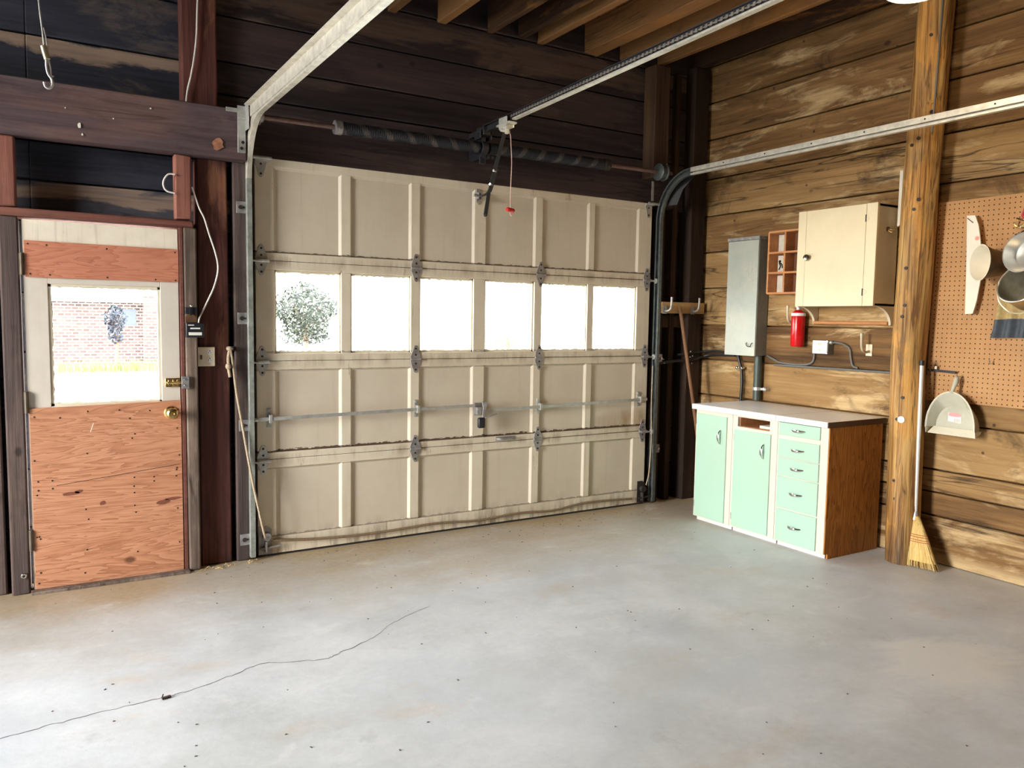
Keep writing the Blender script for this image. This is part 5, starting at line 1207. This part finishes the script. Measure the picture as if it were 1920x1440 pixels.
for i in range(900):
    x, y = rr.uniform(-.6, 1.6), rr.uniform(15.6, 16.4); s_ = rr.uniform(.03, .09); g.add([(x - .01, y, -.03), (x + .01, y, -.03), (x + rr.uniform(-.03, .03), y, -.03 + s_ * 3.2)], [(0, 1, 2)], rr.random())
tag(build('grass_strip', g, leafmat('dry_grass', (.22, .24, .06)), smooth=0), 'strip of yellow-green grass before the brick house', 'grass', kind='stuff')

# ================================================================== LIGHT
SKY = 12.0; GLOW = 54.0
w = bpy.data.worlds.new('day_sky'); S.world = w; w.use_nodes = True; t = NT(w)
bg = t.n['Background']; gx = t.xyz(t.new('ShaderNodeTexCoord').outputs['Generated'])
t.put(bg.inputs['Color'], t.ramp(gx[2], (.0, (1.0, .965, .90)), (.15, (1.0, .98, .95)), (.7, (.80, .88, 1.0)))); 
# glow added low in the sky on the doorway side, as key light
dv = t.new('ShaderNodeVectorMath', operation='DOT_PRODUCT'); t.put(dv.inputs[0], t.new('ShaderNodeTexCoord').outputs['Generated']); dv.inputs[1].default_value = (-.998, 0, .06)
gl = t.math('POWER', t.math('MAXIMUM', dv.outputs['Value'], 0.0), 5.0)
t.put(bg.inputs['Strength'], t.math('ADD', SKY, t.math('MULTIPLY', gl, GLOW)))
def portal(name, loc, rot, sx, sy):
    l = bpy.data.lights.new(name, 'AREA'); l.shape = 'RECTANGLE'; l.size = sx; l.size_y = sy; l.cycles.is_portal = True
    o = bpy.data.objects.new(name, l); C.objects.link(o); o.location = loc; o.rotation_euler = rot
portal('doorway_daylight', (XL - .07, (DY0 + DY1) / 2, DZ / 2), (0, -PI / 2, 0), DZ, DY1 - DY0)
portal('window_daylight', (1.35, .06, 1.33), (-PI / 2, 0, 0), 2.52, .46)
portal('door_window_daylight', (-.7075, .05, 1.156), (-PI / 2, 0, 0), .48, .57)
l = bpy.data.lights.new('lamp_bulb', 'POINT'); l.energy = 9; l.color = (1.0, .72, .38); l.shadow_soft_size = .08
o = bpy.data.objects.new('lamp_bulb', l); C.objects.link(o); o.location = lc + Vector((0, 0, -.10))

# ================================================================== CAMERA
cam = bpy.data.cameras.new('camera'); co = bpy.data.objects.new('camera', cam); C.objects.link(co)
yaw, pitch, roll, fpx = 0.547309490, -0.0820534775, 0.0161420358, 1472.44508
fw = Vector((math.sin(yaw) * math.cos(pitch), math.cos(yaw) * math.cos(pitch), math.sin(pitch)))
r0 = Vector((math.cos(yaw), -math.sin(yaw), 0)); u0 = r0.cross(fw)
rt = r0 * math.cos(roll) + u0 * math.sin(roll); up = -r0 * math.sin(roll) + u0 * math.cos(roll)
mw = Matrix((rt, up, -fw)).transposed().to_4x4(); mw.translation = Vector((-1.00676982, -4.26639440, 1.31046713))
co.matrix_world = mw
cam.sensor_fit = 'HORIZONTAL'; cam.sensor_width = 36; cam.lens = 36 * fpx / 1920; cam.clip_start = .02; cam.clip_end = 300
S.camera = co
vs_ = S.view_settings; vs_.view_transform = 'Standard'; vs_.look = 'None'; vs_.gamma = 1.0; vs_.exposure = 0.35; vs_.use_curve_mapping = False
S.cycles.max_bounces = 10; S.cycles.diffuse_bounces = 6; S.cycles.use_denoising = True
S.cycles.sample_clamp_indirect = 8
